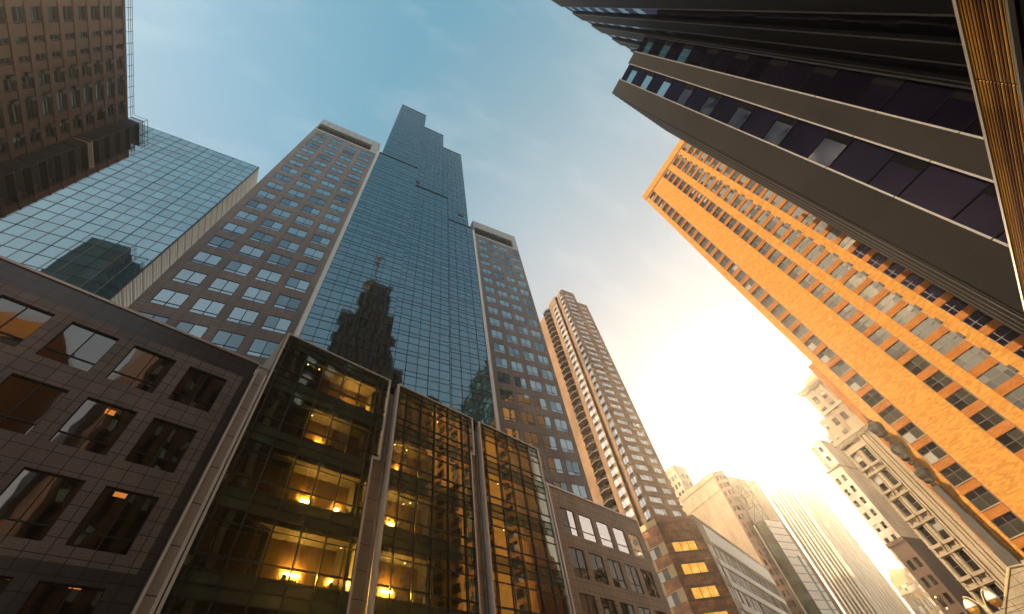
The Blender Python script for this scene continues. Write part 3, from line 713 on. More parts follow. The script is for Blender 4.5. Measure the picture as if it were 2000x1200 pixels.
for a, b in rw: mb.quad(Lf, 6.2, 9.6, a - .1, b + .2, -.97, 'house_glass')
mb.build('balcony_door', t, 'stuff')

# ------------------------------------------------------------------ rusted copper clad building below it
t = thing('copper_clad_building', 'rust brown panel clad corner building with yellow windows, below the balcony tower', 'building', (86, 76, 0))
FR = Face(83.3, 74.3, -20); FLf = Face(*(Vector((83.3, 74.3, 0)) + Vector((math.cos(rad(102.5)), math.sin(rad(102.5)), 0)) * 5.2).to_tuple()[:2], -77.5)
rows = [(38.8 - 4.8 * k, 41.0 - 4.8 * k) for k in range(7)]
mb = MB(); windowed(mb, FR, [(1.8, 7.9)], rows, 0, 10.3, 0, 46.6, 'copper_panel', .3, 'frame_brown'); mb.build('wall', t)
mb = MB(); windowed(mb, FLf, [(.2, 3.3)], rows, 0, 5.2, 0, 46.6, 'copper_panel', .2); mb.build('side_wall', t)
mb = MB()
for a, b in rows: mb.box(FLf, 0, 5.2, .002, .05, b + .05, b + .25, 'awning_cream', 'b'); mb.box(FLf, 0.02, .9, .002, .04, b + .3, a + 4.75, 'awning_cream', 'b'); mb.box(FLf, 3.35, 5.2, .002, .04, a, b, 'awning_cream', 'b')
mb.build('cream_panel', t)
mb = MB()
for a, b in rows: mb.box(FR, 0, 10.35, .002, .08, a - .28, a - .12, 'frame_brown', 'b'); mb.box(FR, 0, 10.35, .002, .08, b + .12, b + .26, 'frame_brown', 'b')
mb.box(FR, -.1, 10.4, .002, .2, 45.3, 46.7, 'copper_panel', ''); mb.box(FLf, 0, 5.2, .002, .2, 45.3, 46.7, 'awning_cream', ''); mb.build('band', t)
mb = MB(); mb.poly([FLf.P(0, 0, 46.62), FLf.P(5.2, 0, 46.62), FR.P(10.3, 0, 46.62), FR.P(10.3, -12, 46.62), FLf.P(0, -9, 46.62)], 'roofing')
mb.box(FR, 10.28, 10.3, -12, -.01, 0, 46.6, 'copper_panel'); mb.build('roof', t)
add_windows(t, [(FR, 1.8, 7.9, a, b, -.22, 'amber') for a, b in rows] + [(FLf, .2, 3.3, a, b, -.12, 'copper_side') for a, b in rows])

# ------------------------------------------------------------------ white banded building on the avenue
t = thing('banded_building', 'low white building with long window bands, between the rusty building and the brown block', 'building', (75, 58, 0))
F = Face(93.2, 70.9, 23.5); mb = MB(); bd = MB(); wins = []; K5 = 1.59
ZS = lambda z: 1.7 + (z - 1.7) * K5
us = [1.4 + 3.74 * k for k in range(16)]; cols = [(a, a + 3.4) for a in us[:-1]]
rows = [(ZS(24.4 - 2.9 * k), ZS(26.3 - 2.9 * k)) for k in range(8)]
windowed(mb, F, cols, rows, 0, 60, 0, 46.7, 'limestone', .3, 'dark_frame'); shell(mb, F, 0, 60, 11, 0, 46.7, 'limestone'); mb.build('wall', t)
bd.box(F, 5.1, 59.6, .002, .12, ZS(26.9), ZS(29.5), 'white_panel', 'b')
for k in range(8): bd.box(F, 5.1, 59.6, .002, .10, ZS(23.5 - 2.9 * k), ZS(24.3 - 2.9 * k), 'white_panel', 'b')
bd.build('white_band', t); mb = MB(); mb.box(F, -.1, 60.1, -.5, .16, 46.702, 47.0, 'stone_trim'); mb.build('coping', t)
add_windows(t, [(F, a, b, c, d, -.12, 'ribbon') for a, b in cols for c, d in rows])

# ------------------------------------------------------------------ big brown block with a blank wall, and the smaller one behind it
t = thing('brick_block', 'big brown brick block with a blank flat wall, behind the white banded building', 'building', (165, 112, 0))
F = Face(156, 120.4, -90); mb = MB(); shell(mb, F, 0, 20.3, 29, 0, 86, 'hazy_brick', 'r', 'roofing'); 
mb.box(F, -.1, 20.4, .002, .35, 84, 86.2, 'hazy_brick', 'b'); mb.box(F, .6, 19.7, .002, .25, 78.2, 79.6, 'stone_trim', 'b'); mb.build('wall', t)
G = Face(156, 100.1, -41); cols = [(.8, 1.5), (2.2, 2.9), (3.6, 4.3)]; rows = [(82 - 3.2 * k, 83.9 - 3.2 * k) for k in range(24)]
mb = MB(); windowed(mb, G, cols, rows, 0, 4.9, 0, 86, 'red_brick', .15); mb.box(G, 4.88, 4.9, -12, -.01, 0, 86, 'red_brick'); mb.build('window_wall', t)
add_windows(t, [(G, a, b, c, d, -.1, 'slit') for a, b in cols for c, d in rows])
t = thing('corner_block', 'small hazy brown block peeking out behind the right edge of the balcony tower', 'building', (184, 138, 0))
F = Face(180, 142.5, -90); G = Face(180, 134, 0); mb = MB()
cols = [(1.1 + 2.45 * k, 2.7 + 2.45 * k) for k in range(3)]; rows = [(107.5 - 4.4 * k, 110 - 4.4 * k) for k in range(12)]
windowed(mb, F, cols, rows, 0, 8.5, 0, 114.5, 'hazy_brick', .3); windowed(mb, G, cols, rows, 0, 9.0, 0, 114.5, 'hazy_brick', .3)
mb.box(G, 0, 9.0, -8.5, 0, 0, 114.5, 'hazy_brick', 'flB'); mb.box(F, -.1, 8.5, .002, .3, 112.3, 114.6, 'stone_trim', 'b'); mb.build('wall', t)
add_windows(t, [(X_, a, b, c, d, -.1, 'sash') for X_ in (F, G) for a, b in cols for c, d in rows])

# ------------------------------------------------------------------ glazed corner building with a steel frame on its roof
t = thing('corner_building', 'white panelled building with green glass corner and steel roof frame, by the striped tower', 'building', (124, 73, 0))
F = Face(121, 74.2, -90); G = Face(121, 70.4, 0); mb = MB(); H = 48.3
for k in range(12):
    z = H - 3.9 * k
    for i in range(2): mb.quad(F, 1.0 + i * 1.35, 2.35 + i * 1.35, z - 3.9, z, 0, 'green_glass', (rng.random(), rng.random()))
mb.build('glass_corner', t)
mb = MB(); mb.box(F, 0, .5, -3, .06, 0, H, 'cream_fin'); mb.box(F, .5, 1.0, -.5, .0, 0, H, 'matte_black'); mb.box(F, 3.7, 3.8, -.3, .08, 0, H, 'mullion_dark')
for k in range(12): mb.box(F, 1.0, 3.7, .002, .06, H - 3.9 * k - .12, H - 3.9 * k, 'mullion_dark', 'b')
mb.build('frame', t)
mb = MB(); mb.quad(G, 0, 7.2, 0, H, 0, 'white_panel')
for k in range(26): mb.box(G, .05, 7.2, .002, .03, H - 1.95 * k - .14, H - 1.95 * k, 'frame_brown', 'b')
mb.box(G, 4.6, 5.5, .032, .10, 0, 39, 'green_glass', 'b'); mb.box(G, 4.5, 4.6, .032, .14, 0, 39.4, 'cream_fin', 'b'); mb.box(G, 0, 7.2, -3.75, -.0, 0, H, 'white_panel', 'flB'); mb.build('panel_wall', t)
mb = MB(); z0, z1 = H, 64.5; P0 = [F.P(.2, -.4, 0), F.P(3.6, -.4, 0), F.P(3.6, -3.2, 0), F.P(.2, -3.2, 0)]
lv = [H, 52.4, 56.4, 60.4, 63.6]
for i, p in enumerate(P0):
    mb.tube(p + Vector((0, 0, H)), p + Vector((0, 0, z1 if i < 2 else 61)), .13, 'frame_brown', 6); q = P0[(i + 1) % 4]
    for a, b in zip(lv, lv[1:]):
        mb.tube(p + Vector((0, 0, b)), q + Vector((0, 0, b)), .10, 'frame_brown', 5); mb.tube(p + Vector((0, 0, a)), q + Vector((0, 0, b)), .08, 'frame_brown', 4); mb.tube(p + Vector((0, 0, b)), q + Vector((0, 0, a)), .08, 'frame_brown', 4)
mb.build('roof_frame', t)
mb = MB(); mb.box(F, .5, 3.3, -3.0, -.6, H, 52.2, 'pale_glass'); mb.build('glass_box', t)

# ------------------------------------------------------------------ striped tower
t = thing('striped_tower', 'tower with pale vertical stripes and dark glass between, standing alone in the lower right sky', 'building', (245, 120, 0))
F = Face(232.5, 125, -90); G = Face(234.6, 113.4, 0); mb = MB(); fn = MB(); dk = MB(); HH = 100
mb.quad(F, 0, 10.4, 0, HH - 1.2, 0, 'dark_glass'); K_ = Face(232.5, 114.6, -30); mb.quad(K_, 0, 2.42, 0, HH, 0, 'dark_glass'); mb.quad(G, 0, 24.6, 0, HH, 0, 'dark_glass'); mb.build('glass_front', t)
for k, z in enumerate([HH - 1.7 * q for q in range(56)]): dk.box(F, 0, 10.4, .002, .05, z - .6, z, 'frame_brown', 'b'); dk.box(K_, 0, 2.4, .002, .05, z - .6, z, 'frame_brown', 'b'); dk.box(G, 0, 24.6, .002, .05, z - .6, z, 'frame_brown', 'b')
dk.build('spandrel', t)
for u, w_ in ((0, .5), (2.1, .35), (3.7, .8), (5.6, .4), (7.2, .9), (9.3, .35)): fn.box(F, u, u + w_, .052, .5, 0, HH, 'cream_fin')
fn.box(K_, .05, .6, .052, .5, 0, HH + .3, 'cream_fin'); fn.box(K_, 1.7, 2.3, .052, .5, 0, HH + .3, 'cream_fin')
for k in range(9): fn.box(G, .2 + k * 2.9, 1.5 + k * 2.9, .052, .9, 0, HH, 'cream_fin')
fn.build('fin', t); mb = MB(); mb.box(F, 0, 10.4, -22, -.01, HH - 1.2, HH, 'cream_fin', ''); mb.box(G, 0, 24.6, -11, -.01, 0, HH - .1, 'cream_fin', 'fB'); mb.build('roof_block', t)

# ------------------------------------------------------------------ orange brick tower, right
t = thing('brick_tower', 'sunlit orange brick tower with columns of dark windows, below the dark granite tower', 'building', (70, 0, 0))
F = Face(61, 15.7, -90); Y = lambda a, b: (15.7 - b, 15.7 - a)
ccol = [Y(12.75, 14.65), Y(6.75, 8.75), Y(2.9, 5.3), Y(-.8, 1.5), Y(-5.4, -3.5), Y(-9.4, -7.2), Y(-13.4, -11.2), Y(-17.4, -15.2), Y(-21.6, -19.2)]
PT = 2.575; rows = [(24.99 + PT * k - 1.7, 24.99 + PT * k) for k in range(-8, 29)]
us, uo = spans(ccol, 0, 40); zs, zo = spans(rows, 0, 97.7)
mb = MB()
def om(i, j): return 'rust_brick' if i in uo else 'orange_brick'
grid_wall(mb, F, us, zs, lambda i, j: i in uo and j in zo, om, .22, 0., 'rust_brick')
shell(mb, F, 0, 40, 12, 0, 97.7, 'orange_brick')
mb.box(F, -.85, -.002, -12, -.05, 0, 37.5, 'rust_brick', ''); mb.build('wall', t)
mb = MB(); mb.box(F, -.05, 40.1, -12, .10, 97.92, 100.2, 'orange_brick'); mb.box(F, -.0, 40, -11.9, .03, 97.702, 97.918, 'dark_frame'); mb.build('parapet', t)
mb = MB()
for i in sorted(uo):
    if i > 11: continue
    mb.box(F, us[i] - .12, us[i] - .02, .002, .07, 6, 97.6, 'orange_brick', 'b'); mb.box(F, us[i + 1] + .02, us[i + 1] + .10, .002, .05, 6, 97.6, 'frame_brown', 'b')
mb.build('pilaster', t)
wins = []
for i, (a, b) in enumerate(ccol):
    for k, (c, d) in enumerate(rows): wins.append((F, a, b, c, d, -.15, ('pair', 'four', 'loft', 'loft' if c > 45 else 'loft_dark', 'loft_dark', 'four', 'four', 'four', 'four')[i]))
add_windows(t, wins, 100, 9)
for c, d in rows:
    if c > 8: mb = MB(); mb.box(F, ccol[0][0] - .05, ccol[0][1] + .05, .002, .09, c - .1, c - .01, 'stone_trim', 'b'); mb.build('sill', t)

# ------------------------------------------------------------------ dark granite tower, upper right
t = thing('dark_tower', 'dark brown granite tower with vertical black glass strips, filling the upper right corner', 'building', (32, -12, 0))
F = Face(27.3, -.9, -90); G = Face(38.4, -9.4, 180); mb = MB(); gs = MB(); sp = MB(); ln = MB(); H1, H2 = 70.4, 97.0
piers = [(0, 2.15), (4.45, 6.15), (8.3, 8.5)]; strips = [(2.15, 4.45), (6.15, 8.3)]
for a, b in piers: mb.box(F, a, b, -.6, 0, 0, H1, 'dark_granite', 'bB')
for q_, (a, b) in enumerate(strips):
    z = H1; gs = MB(); sp = gs
    while z > 0:
        zb = max(0, z - 5.5)
        gs.quad(F, a, b, max(0, z - 4.3), z - 2.1, -.25, ('wing_glass' if z > H1 - 14 else 'streak_glass') if (q_ == 0 and z > H1 - 40) or z > H1 - 20 else 'dark_glass', (rng.random(), rng.random())) if z - 2.1 > 0 else None
        sp.quad(F, a, b, z - 2.1, z, -.25, 'dark_glass', (rng.random(), rng.random())); sp.quad(F, a, b, zb, max(zb, z - 4.3), -.25, 'dark_glass', (rng.random(), rng.random())) if z - 4.3 > zb else None
        sp.box(F, a, b, -.248, -.2, z - 2.14, z - 2.06, 'matte_black', 'b'); sp.box(F, a, b, -.248, -.2, z - 4.34, z - 4.26, 'matte_black', 'b'); sp.box(F, a + (b - a) * .75, b, -.248, -.21, max(0, z - 4.25), z - 2.15, 'matte_black', 'b'); z -= 5.5
    for e in (a, b):
        k = 0
        while k * 5.5 < H1: ln.box(F, e - .055, e + .055, .002, .07, k * 5.5 + .03, min(H1, k * 5.5 + 5.47), 'trim_grey', 'b'); k += 1
    gs.build('glass_strip', t)
sp = MB()
mb.box(F, 0, 8.5, -9.7, -.61, 0, H1 - .01, 'dark_granite', 'fB')
NS = Face(39.2, -.20, 183.36)                    # ribbed north side, turned a little towards the street
mb.box(NS, 0, 11.85, -.4, 0, 0, H1, 'dark_granite', 'bB')
for k in range(13):
    mb.box(NS, .15 + k * .9, .50 + k * .9, .002, .05, 0, H1, 'dark_granite', 'b'); sp.quad(NS, .56 + k * .9, .95 + k * .9, 0, H1 - .5, .003, 'dark_glass', (rng.random(), rng.random()))
    if k % 3 == 1: ln.box(NS, .50 + k * .9, .53 + k * .9, .002, .052, 0, H1, 'trim_grey', 'b')
piers2 = [(x0, x1) for x0, x1 in ((17.7, 20.0), (22.6, 24.9), (27.1, 29.6), (32.2, 34.3), (37.0, 38.4))]
gx = [(20.0, 22.6), (24.9, 27.1), (29.6, 32.2), (34.3, 37.0)]
for a, b in piers2: mb.box(G, 38.4 - b, 38.4 - a, -.6, 0, 0, H2, 'dark_granite', 'bB')
for x0, x1 in gx:
    a, b = 38.4 - x1, 38.4 - x0; z = H2 - .6; gs = MB(); s2_ = sp; sp = gs
    while z > 0:
        gs.quad(G, a, b, max(0, z - 4.3), z - 1.9, -.25, 'wing_glass' if z > 60 and x0 < 30 or z > 75 else 'dark_glass', (rng.random(), rng.random())) if z > 2 else None
        sp.quad(G, a, b, z - 1.9, z, -.25, 'dark_glass', (rng.random(), rng.random())); zb = max(0, z - 5.5); sp.quad(G, a, b, zb, max(zb, z - 4.3), -.25, 'dark_glass', (rng.random(), rng.random())); z -= 5.5
    for e in (a, b):
        k = 0
        while k * 5.5 < H2: ln.box(G, e - .05, e + .05, .002, .06, k * 5.5 + .03, min(H2, k * 5.5 + 5.47), 'trim_grey', 'b'); k += 1
    gs.build('glass_strip', t); sp = s2_
mb.box(G, 0, 20.7, -14, -.61, 0, H2 - .01, 'dark_granite', 'fB'); mb.box(G, 0, 20.7, -.6, -.24, H2 - .6, H2 - .002, 'dark_granite', 'b')
mb.build('granite_pier', t); sp.build('glass_slot', t); ln.build('metal_trim', t)

# ------------------------------------------------------------------ gold ribbed canopy over the pavement
t = thing('canopy', 'gold ribbed canopy edge with a black underside hanging close overhead, at the right edge', 'canopy', av(6, -4.5))
mb = MB(); mb.box(AV, -4, 15.5, 3.03, 9.0, 5.09, 5.6, 'black_iron'); mb.build('underside', t)
mb = MB(); mb.box(AV, -4, 15.5, 2.955, 2.985, 5.49, 5.52, 'aluminium'); mb.box(AV, -4, 15.5, 2.95, 2.99, 5.085, 5.105, 'steel'); mb.build('edge_trim', t)
mb = MB(); mb.box(AV, -4, 15.5, 2.98, 3.02, 5.112, 5.488, 'black_iron'); mb.build('backing', t)
seg = [-4.0, -1.2, 1.55, 4.0, 6.8, 9.6, 12.4, 15.4]
for k in range(12):
    z = 5.475 - k * .0315
    mb = MB()
    for a, b in zip(seg, seg[1:]): mb.tube(AV.P(a + .012, 2.968, z), AV.P(b - .012, 2.968, z), .0062, 'gold_rib', 8)
    mb.build('rib', t)
mb = MB()
for u in (-3, 3, 9, 15): mb.tube(AV.P(u, 7.6, .13), AV.P(u, 7.6, 5.09), .14, 'black_iron', 12)
mb.build('post', t)

# ------------------------------------------------------------------ right hand row along the avenue
t = thing('copper_roof_tower', 'hazy brownstone tower with a green copper roof, left of the orange brick tower', 'building', (118, 30, 0))
vols = [(35.6, 61.5), (37.3, 54.2), (38.2, 51.0), (39.9, 42.0)]; mb = MB(); wins = []
yprev = 18.0
for q, (yl, H) in enumerate(vols):
    y0 = yprev
    F = Face(110 - .02 * q, yl, -90)
    if q == 0:
        cols = [(1.0 + 2.3 * k, 2.2 + 2.3 * k) for k in range(4)]; rows = [(57.5 - 3.2 * k, 59.4 - 3.2 * k) for k in range(17)]
        windowed(mb, F, cols, rows, 0, 10.0, 0, H, 'brownstone', .25); wins += [(F, a, b, c, d, -.18, 'sash') for a, b in cols for c, d in rows]
        for k in range(5): mb.box(F, .1 + 2.3 * k, .55 + 2.3 * k, .002, .22, 8, 60, 'brownstone', 'b')
    else:
        wd = yl - vols[q - 1][0]; rows = [(H - 2.6 - 3.2 * k, H - 1.0 - 3.2 * k) for k in range(11)]
        windowed(mb, F, [(wd * .3, wd * .75)], rows, 0, wd, 0, H, 'brownstone', .2); wins += [(F, wd * .3, wd * .75, c, d, -.15, 'sash') for c, d in rows]
    shell(mb, F, 0, (10.0 if q == 0 else wd), 14 - .5 * q, 0, H, 'brownstone'); mb.box(F, 0, (10.0 if q == 0 else wd), .002, .3, H - .8, H, 'stone_trim', 'b')
mb.build('wall', t); add_windows(t, wins)
mb = MB(); F = Face(110, 35.6, -90); mb.box(F, -.7, 10.0, -14, 1.0, 61.502, 62.3, 'stone_trim')
for k in range(23): mb.box(F, -.5 + k * .45, -.25 + k * .45, .32, .9, 60.9, 61.5, 'stone_trim', '')
for k in range(5): mb.box(F, .2 + k * 2.3, .6 + k * 2.3, .23, .5, 55.2, 60.85, 'stone_trim', 'b')
mb.box(F, 0, 10.0, .24, .55, 54.4, 55.1, 'stone_trim', 'b'); mb.build('cornice', t)
mb = MB(); q0 = [F.P(1.6, -.3, 62.3), F.P(9.6, -.3, 62.3), F.P(9.6, -9, 62.3), F.P(1.6, -9, 62.3)]; q1 = [F.P(2.4, -.9, 64.6), F.P(8.9, -.9, 64.6), F.P(8.9, -8, 64.6), F.P(2.4, -8, 64.6)]; q2 = [F.P(5.0, -3.4, 66.3), F.P(7.2, -3.4, 66.3), F.P(7.2, -5.5, 66.3), F.P(5.0, -5.5, 66.3)]
for A, B_ in ((q0, q1), (q1, q2)):
    for i in range(4): mb.poly([A[i], A[(i + 1) % 4], B_[(i + 1) % 4], B_[i]], 'copper_green')
mb.poly(q2, 'copper_green'); mb.build('copper_roof', t)
mb = MB(); mb.box(Face(109.9, 40.05, -90), 0, .28, -.4, .12, 0, 41.9, 'stone_trim'); mb.build('lit_corner_strip', t)  # pale strip added to stand in for the sunlit corner edge

t = thing('stepped_building', 'pale stepped stone building with a penthouse block, left of the green copper roofed tower', 'building', (105, 38, 0))
mb = MB(); wins = []; q = .714; zq = lambda z: 1.7 + (z - 1.7) * q
F = Face(100, 39.64, -90); rows = [(zq(52 - 3.3 * k), zq(53.8 - 3.3 * k)) for k in range(14)]; cols = [(.5, 1.2), (1.9, 2.6)]
windowed(mb, F, cols, rows, 0, 3.2, 0, zq(56), 'pale_stone', .2); shell(mb, F, 0, 3.2, 9, 0, zq(56), 'pale_stone'); wins += [(F, a, b, c, d, -.15, 'sash') for a, b in cols for c, d in rows]
mb.box(F, -.2, 3.2, -9, .3, zq(56) + .002, zq(56) + .4, 'stone_trim')
G = Face(100.5, 38.3, -90); rz = [(zq(58.4), zq(60.0)), (zq(61.6), zq(63.2))]; windowed(mb, G, [(.5, 1.2)], rz, 0, 1.9, zq(56) + .41, zq(65.4), 'pale_stone', .2); shell(mb, G, 0, 1.9, 7, zq(56) + .41, zq(65.4), 'pale_stone'); wins += [(G, .5, 1.2, c, d, -.15, 'sash') for c, d in rz]
mb.build('wall', t); add_windows(t, wins)
mb = MB(); mb.box(Face(101, 39.5, -90), 0, 1.19, -4, 0, zq(56) + .41, zq(64.6), 'brownstone'); mb.build('penthouse', t)

t = thing('ornate_building', 'ornate light stone building with carved window surrounds, left of the dark urn topped pier', 'building', (82, 22, 0))
F = Face(75, 25.5, -90); mb = MB(); tr = MB(); wins = []; H = 33.4
cols = [(.5, 1.35), (2.1, 2.95)]; rows = [(28.6 - 3.6 * k, 30.9 - 3.6 * k) for k in range(8)]
windowed(mb, F, cols, rows, 0, 12, 0, H, 'limestone', .3); shell(mb, F, 0, 12, 12, 0, H, 'limestone'); mb.build('wall', t)
add_windows(t, [(F, a, b, c, d, -.22, 'sash') for a, b in cols for c, d in rows])
for c, d in rows:
    for a, b in cols:
        tr.box(F, a - .22, a - .05, .002, .28, c, d, 'stone_trim', 'b'); tr.box(F, b + .05, b + .22, .002, .28, c, d, 'stone_trim', 'b')
        tr.box(F, a - .3, b + .3, .002, .55, c - .32, c - .02, 'stone_trim', 'b')
        for e in (a - .15, b + .03): tr.box(F, e, e + .14, .002, .4, c - .8, c - .33, 'stone_trim', 'b')
        tr.poly([F.P(a - .3, .45, d + .05), F.P(b + .3, .45, d + .05), F.P((a + b) / 2, .45, d + .55)], 'stone_trim'); tr.poly([F.P(a - .3, 0, d + .05), F.P(a - .3, .45, d + .05), F.P((a + b) / 2, .45, d + .55), F.P((a + b) / 2, 0, d + .55)], 'stone_trim'); tr.poly([F.P(b + .3, .45, d + .05), F.P(b + .3, 0, d + .05), F.P((a + b) / 2, 0, d + .55), F.P((a + b) / 2, .45, d + .55)], 'stone_trim')
        tr.poly([F.P(a - .3, .45, d + .05), F.P(a - .3, 0, d + .05), F.P(b + .3, 0, d + .05), F.P(b + .3, .45, d + .05)], 'stone_trim')
    tr.box(F, .0, 3.3, .30, .42, c - .02, c + .05, 'stone_trim', '')
tr.build('window_surround', t); tr = MB()
for u, w_, dp in ((3.35, .22, .5), (3.75, .5, .34), (4.45, .22, .45), (4.9, .6, .25), (5.8, .3, .4)): tr.box(F, u, u + w_, .002, dp, 0, H - .6, 'stone_trim', 'b')
tr.build('pilaster', t); tr = MB(); tr.box(F, -.3, 12, .002, .8, H - .55, H + .05, 'stone_trim', ''); tr.box(F, -.1, 12, .002, .5, H - 1.1, H - .56, 'stone_trim', 'b')
for k in range(14): tr.box(F, k * .45, k * .45 + .22, .502, .72, H - .95, H - .56, 'stone_trim', 'b')
tr.box(F, 3.4, 6.2, -.8, .2, H + .06, H + 1.6, 'stone_trim'); tr.build('cornice', t)

t = thing('dark_pier', 'dark narrow pier topped with stacked urn finials, in front of the orange brick tower', 'pier', (58.6, 15.35, 0))
mb = MB(); F = Face(58.2, 15.75, -90)
prof = [(0, .95, 0, 12.2), (.08, .88, 12.2, 15.2), (.16, .80, 15.2, 18.2)]
for a, b, z0, z1 in prof: mb.box(F, a, b, -.9, 0, z0, z1, 'bronze_dark')
mb.build('shaft', t); c = Vector((58.6, 15.27, 0.0)); mb = MB()

def urn(z, r, h):
    mb.lathe(c, [(.12, z), (r * .42, z + h * .04), (r * .5, z + h * .10), (r * .30, z + h * .16), (r * .72, z + h * .24), (r * .80, z + h * .30), (r * .70, z + h * .34), (r * .96, z + h * .48), (r, z + h * .58), (r * .93, z + h * .62), (r * .97, z + h * .70), (r * .60, z + h * .80), (r * .34, z + h * .84), (r * .44, z + h * .88), (.14, z + h * .93), (.10, z + h)], 'bronze_dark', 20)
    for k in range(10):
        a = 2 * math.pi * k / 10; q = c + Vector((math.cos(a) * r * .98, math.sin(a) * r * .98, z + h * .56)); mb.tube(q, q + Vector((math.cos(a) * .05, math.sin(a) * .05, h * .16)), .05, 'bronze_dark', 5, .015)
urn(18.2, .60, 2.5); urn(20.7, .62, 3.0); urn(23.7, .70, 3.0)
mb.tube(c + Vector((0, 0, 26.7)) - Vector((0, 0, 0)), c + Vector((0, 0, 27.8)), .09, 'bronze_dark', 8, .03)
mb.build('urn_finial', t)

t = thing('dark_building', 'low dark building with small lights along its edge, right of the yellow gabled building', 'building', (88, 32, 0))
F = Face(85, 33.35, -90); mb = MB(); rows = [(18.6 - 2.3 * k, 19.9 - 2.3 * k) for k in range(8)]; cols = [(.5, 1.15), (1.55, 2.2)]
windowed(mb, F, cols, rows, 0, 2.6, 0, 22, 'dark_brown_brick', .2); shell(mb, F, 0, 2.6, 8, 0, 22, 'dark_brown_brick'); mb.box(F, -.2, 2.65, -8, .35, 22.002, 22.5, 'dark_brown_brick'); mb.build('wall', t)
add_windows(t, [(F, a, b, c, d, -.15, 'slit') for a, b in cols for c, d in rows])
for k in range(7): mb = MB(); mb.box(F, -.2, .22, .002, .36, 20.3 - 1.6 * k, 20.8 - 1.6 * k, 'stone_trim', 'b'); mb.build('bracket', t)
mb = MB()
for k in range(4): mb.lathe(F.P(.65 + .25 * k, .22, 15.2 - 1.4 * k), [(.015, -.09), (.08, 0), (.015, .09)], 'lamp_dot', 8)
mb.build('lamp', t)

t = thing('yellow_building', 'small distant yellow building with a pointed gable and turquoise windows, at the bottom edge', 'building', (256, 103, 0))
F = Face(250, 107.5, -90); mb = MB(); rows = [(46.5, 49.0)] + [(38.5 - 7.2 * k, 43.5 - 7.2 * k) for k in range(5)]; cols = [(1.0 + 1.75 * k, 2.15 + 1.75 * k) for k in range(5)]
windowed(mb, F, cols, rows, 0, 10, 0, 51.3, 'yellow_brick', .25); shell(mb, F, 0, 10, 12, 0, 51.3, 'yellow_brick')
mb.poly([F.P(0, 0, 51.3), F.P(10, 0, 51.3), F.P(7.6, 0, 53.6), F.P(2.6, 0, 55.3)], 'yellow_brick', [(0, 51.3), (10, 51.3), (7.6, 53.6), (2.6, 55.3)]); mb.poly([F.P(0, 0, 51.3), F.P(2.6, 0, 55.3), F.P(2.6, -12, 55.3), F.P(0, -12, 51.3)], 'yellow_brick'); mb.poly([F.P(2.6, 0, 55.3), F.P(7.6, 0, 53.6), F.P(7.6, -12, 53.6), F.P(2.6, -12, 55.3)], 'yellow_brick'); mb.poly([F.P(7.6, 0, 53.6), F.P(10, 0, 51.3), F.P(10, -12, 51.3), F.P(7.6, -12, 53.6)], 'yellow_brick')
for k in range(6): mb.box(F, .35 + 1.75 * k, .8 + 1.75 * k, .002, .35, 0, 45.2, 'yellow_brick', 'b')
mb.box(F, -.2, 10.2, .002, .6, 45.3, 45.9, 'brownstone', 'b'); mb.build('wall', t); add_windows(t, [(F, a, b, c, d, -.2, 'teal_sash') for a, b in cols for c, d in rows])

t = thing('gabled_building', 'low tan building with a light edged sloping gable, in the bottom right corner', 'building', (42, 10, 0))
F = Face(40, 13.2, -90); mb = MB()
pts = [(0, 0), (14, 0), (14, 6.0), (2.4, 7.95), (1.1, 6.9), (0, 6.0)]
mb.poly([F.P(u, 0, z) for u, z in pts], 'limestone', pts); back = [F.P(u, -6, z) for u, z in pts]; fr_ = [F.P(u, 0, z) for u, z in pts]
for i in range(len(pts)): j = (i + 1) % len(pts); mb.poly([fr_[i], back[i], back[j], fr_[j]], 'brownstone' if i in (4, 5) else 'limestone')
mb.poly(back[::-1], 'limestone'); mb.build('wall', t); mb = MB()
mb.tube(F.P(0, .05, 6.02), F.P(1.1, .05, 6.95), .06, 'stone_trim', 6); mb.tube(F.P(1.1, .05, 6.95), F.P(2.4, .05, 8.0), .07, 'awning_cream', 6); mb.tube(F.P(2.4, .05, 8.0), F.P(14, .05, 6.05), .06, 'stone_trim', 6); mb.build('verge', t)
t = thing('sign_box', 'cream sided box standing out from the foot of the orange tower, at the right edge', 'sign box', (58, 13, 0))
mb = MB(); F = Face(57.6, 14.45, -90); mb.box(F, 0, 4.0, -3.2, 0, 8.4, 10.6, 'awning_cream'); mb.box(F, -.06, 4.1, -3.26, .08, 10.602, 10.85, 'stone_trim'); mb.box(F, -.05, .06, .002, .08, 8.4, 10.6, 'stone_trim', 'b'); mb.build('box', t); mb = MB(); mb.box(F, .4, .7, -3.2, -.2, 0, 8.398, 'black_iron'); mb.box(F, 3.2, 3.5, -3.2, -.2, 0, 8.398, 'black_iron'); mb.build('support', t)

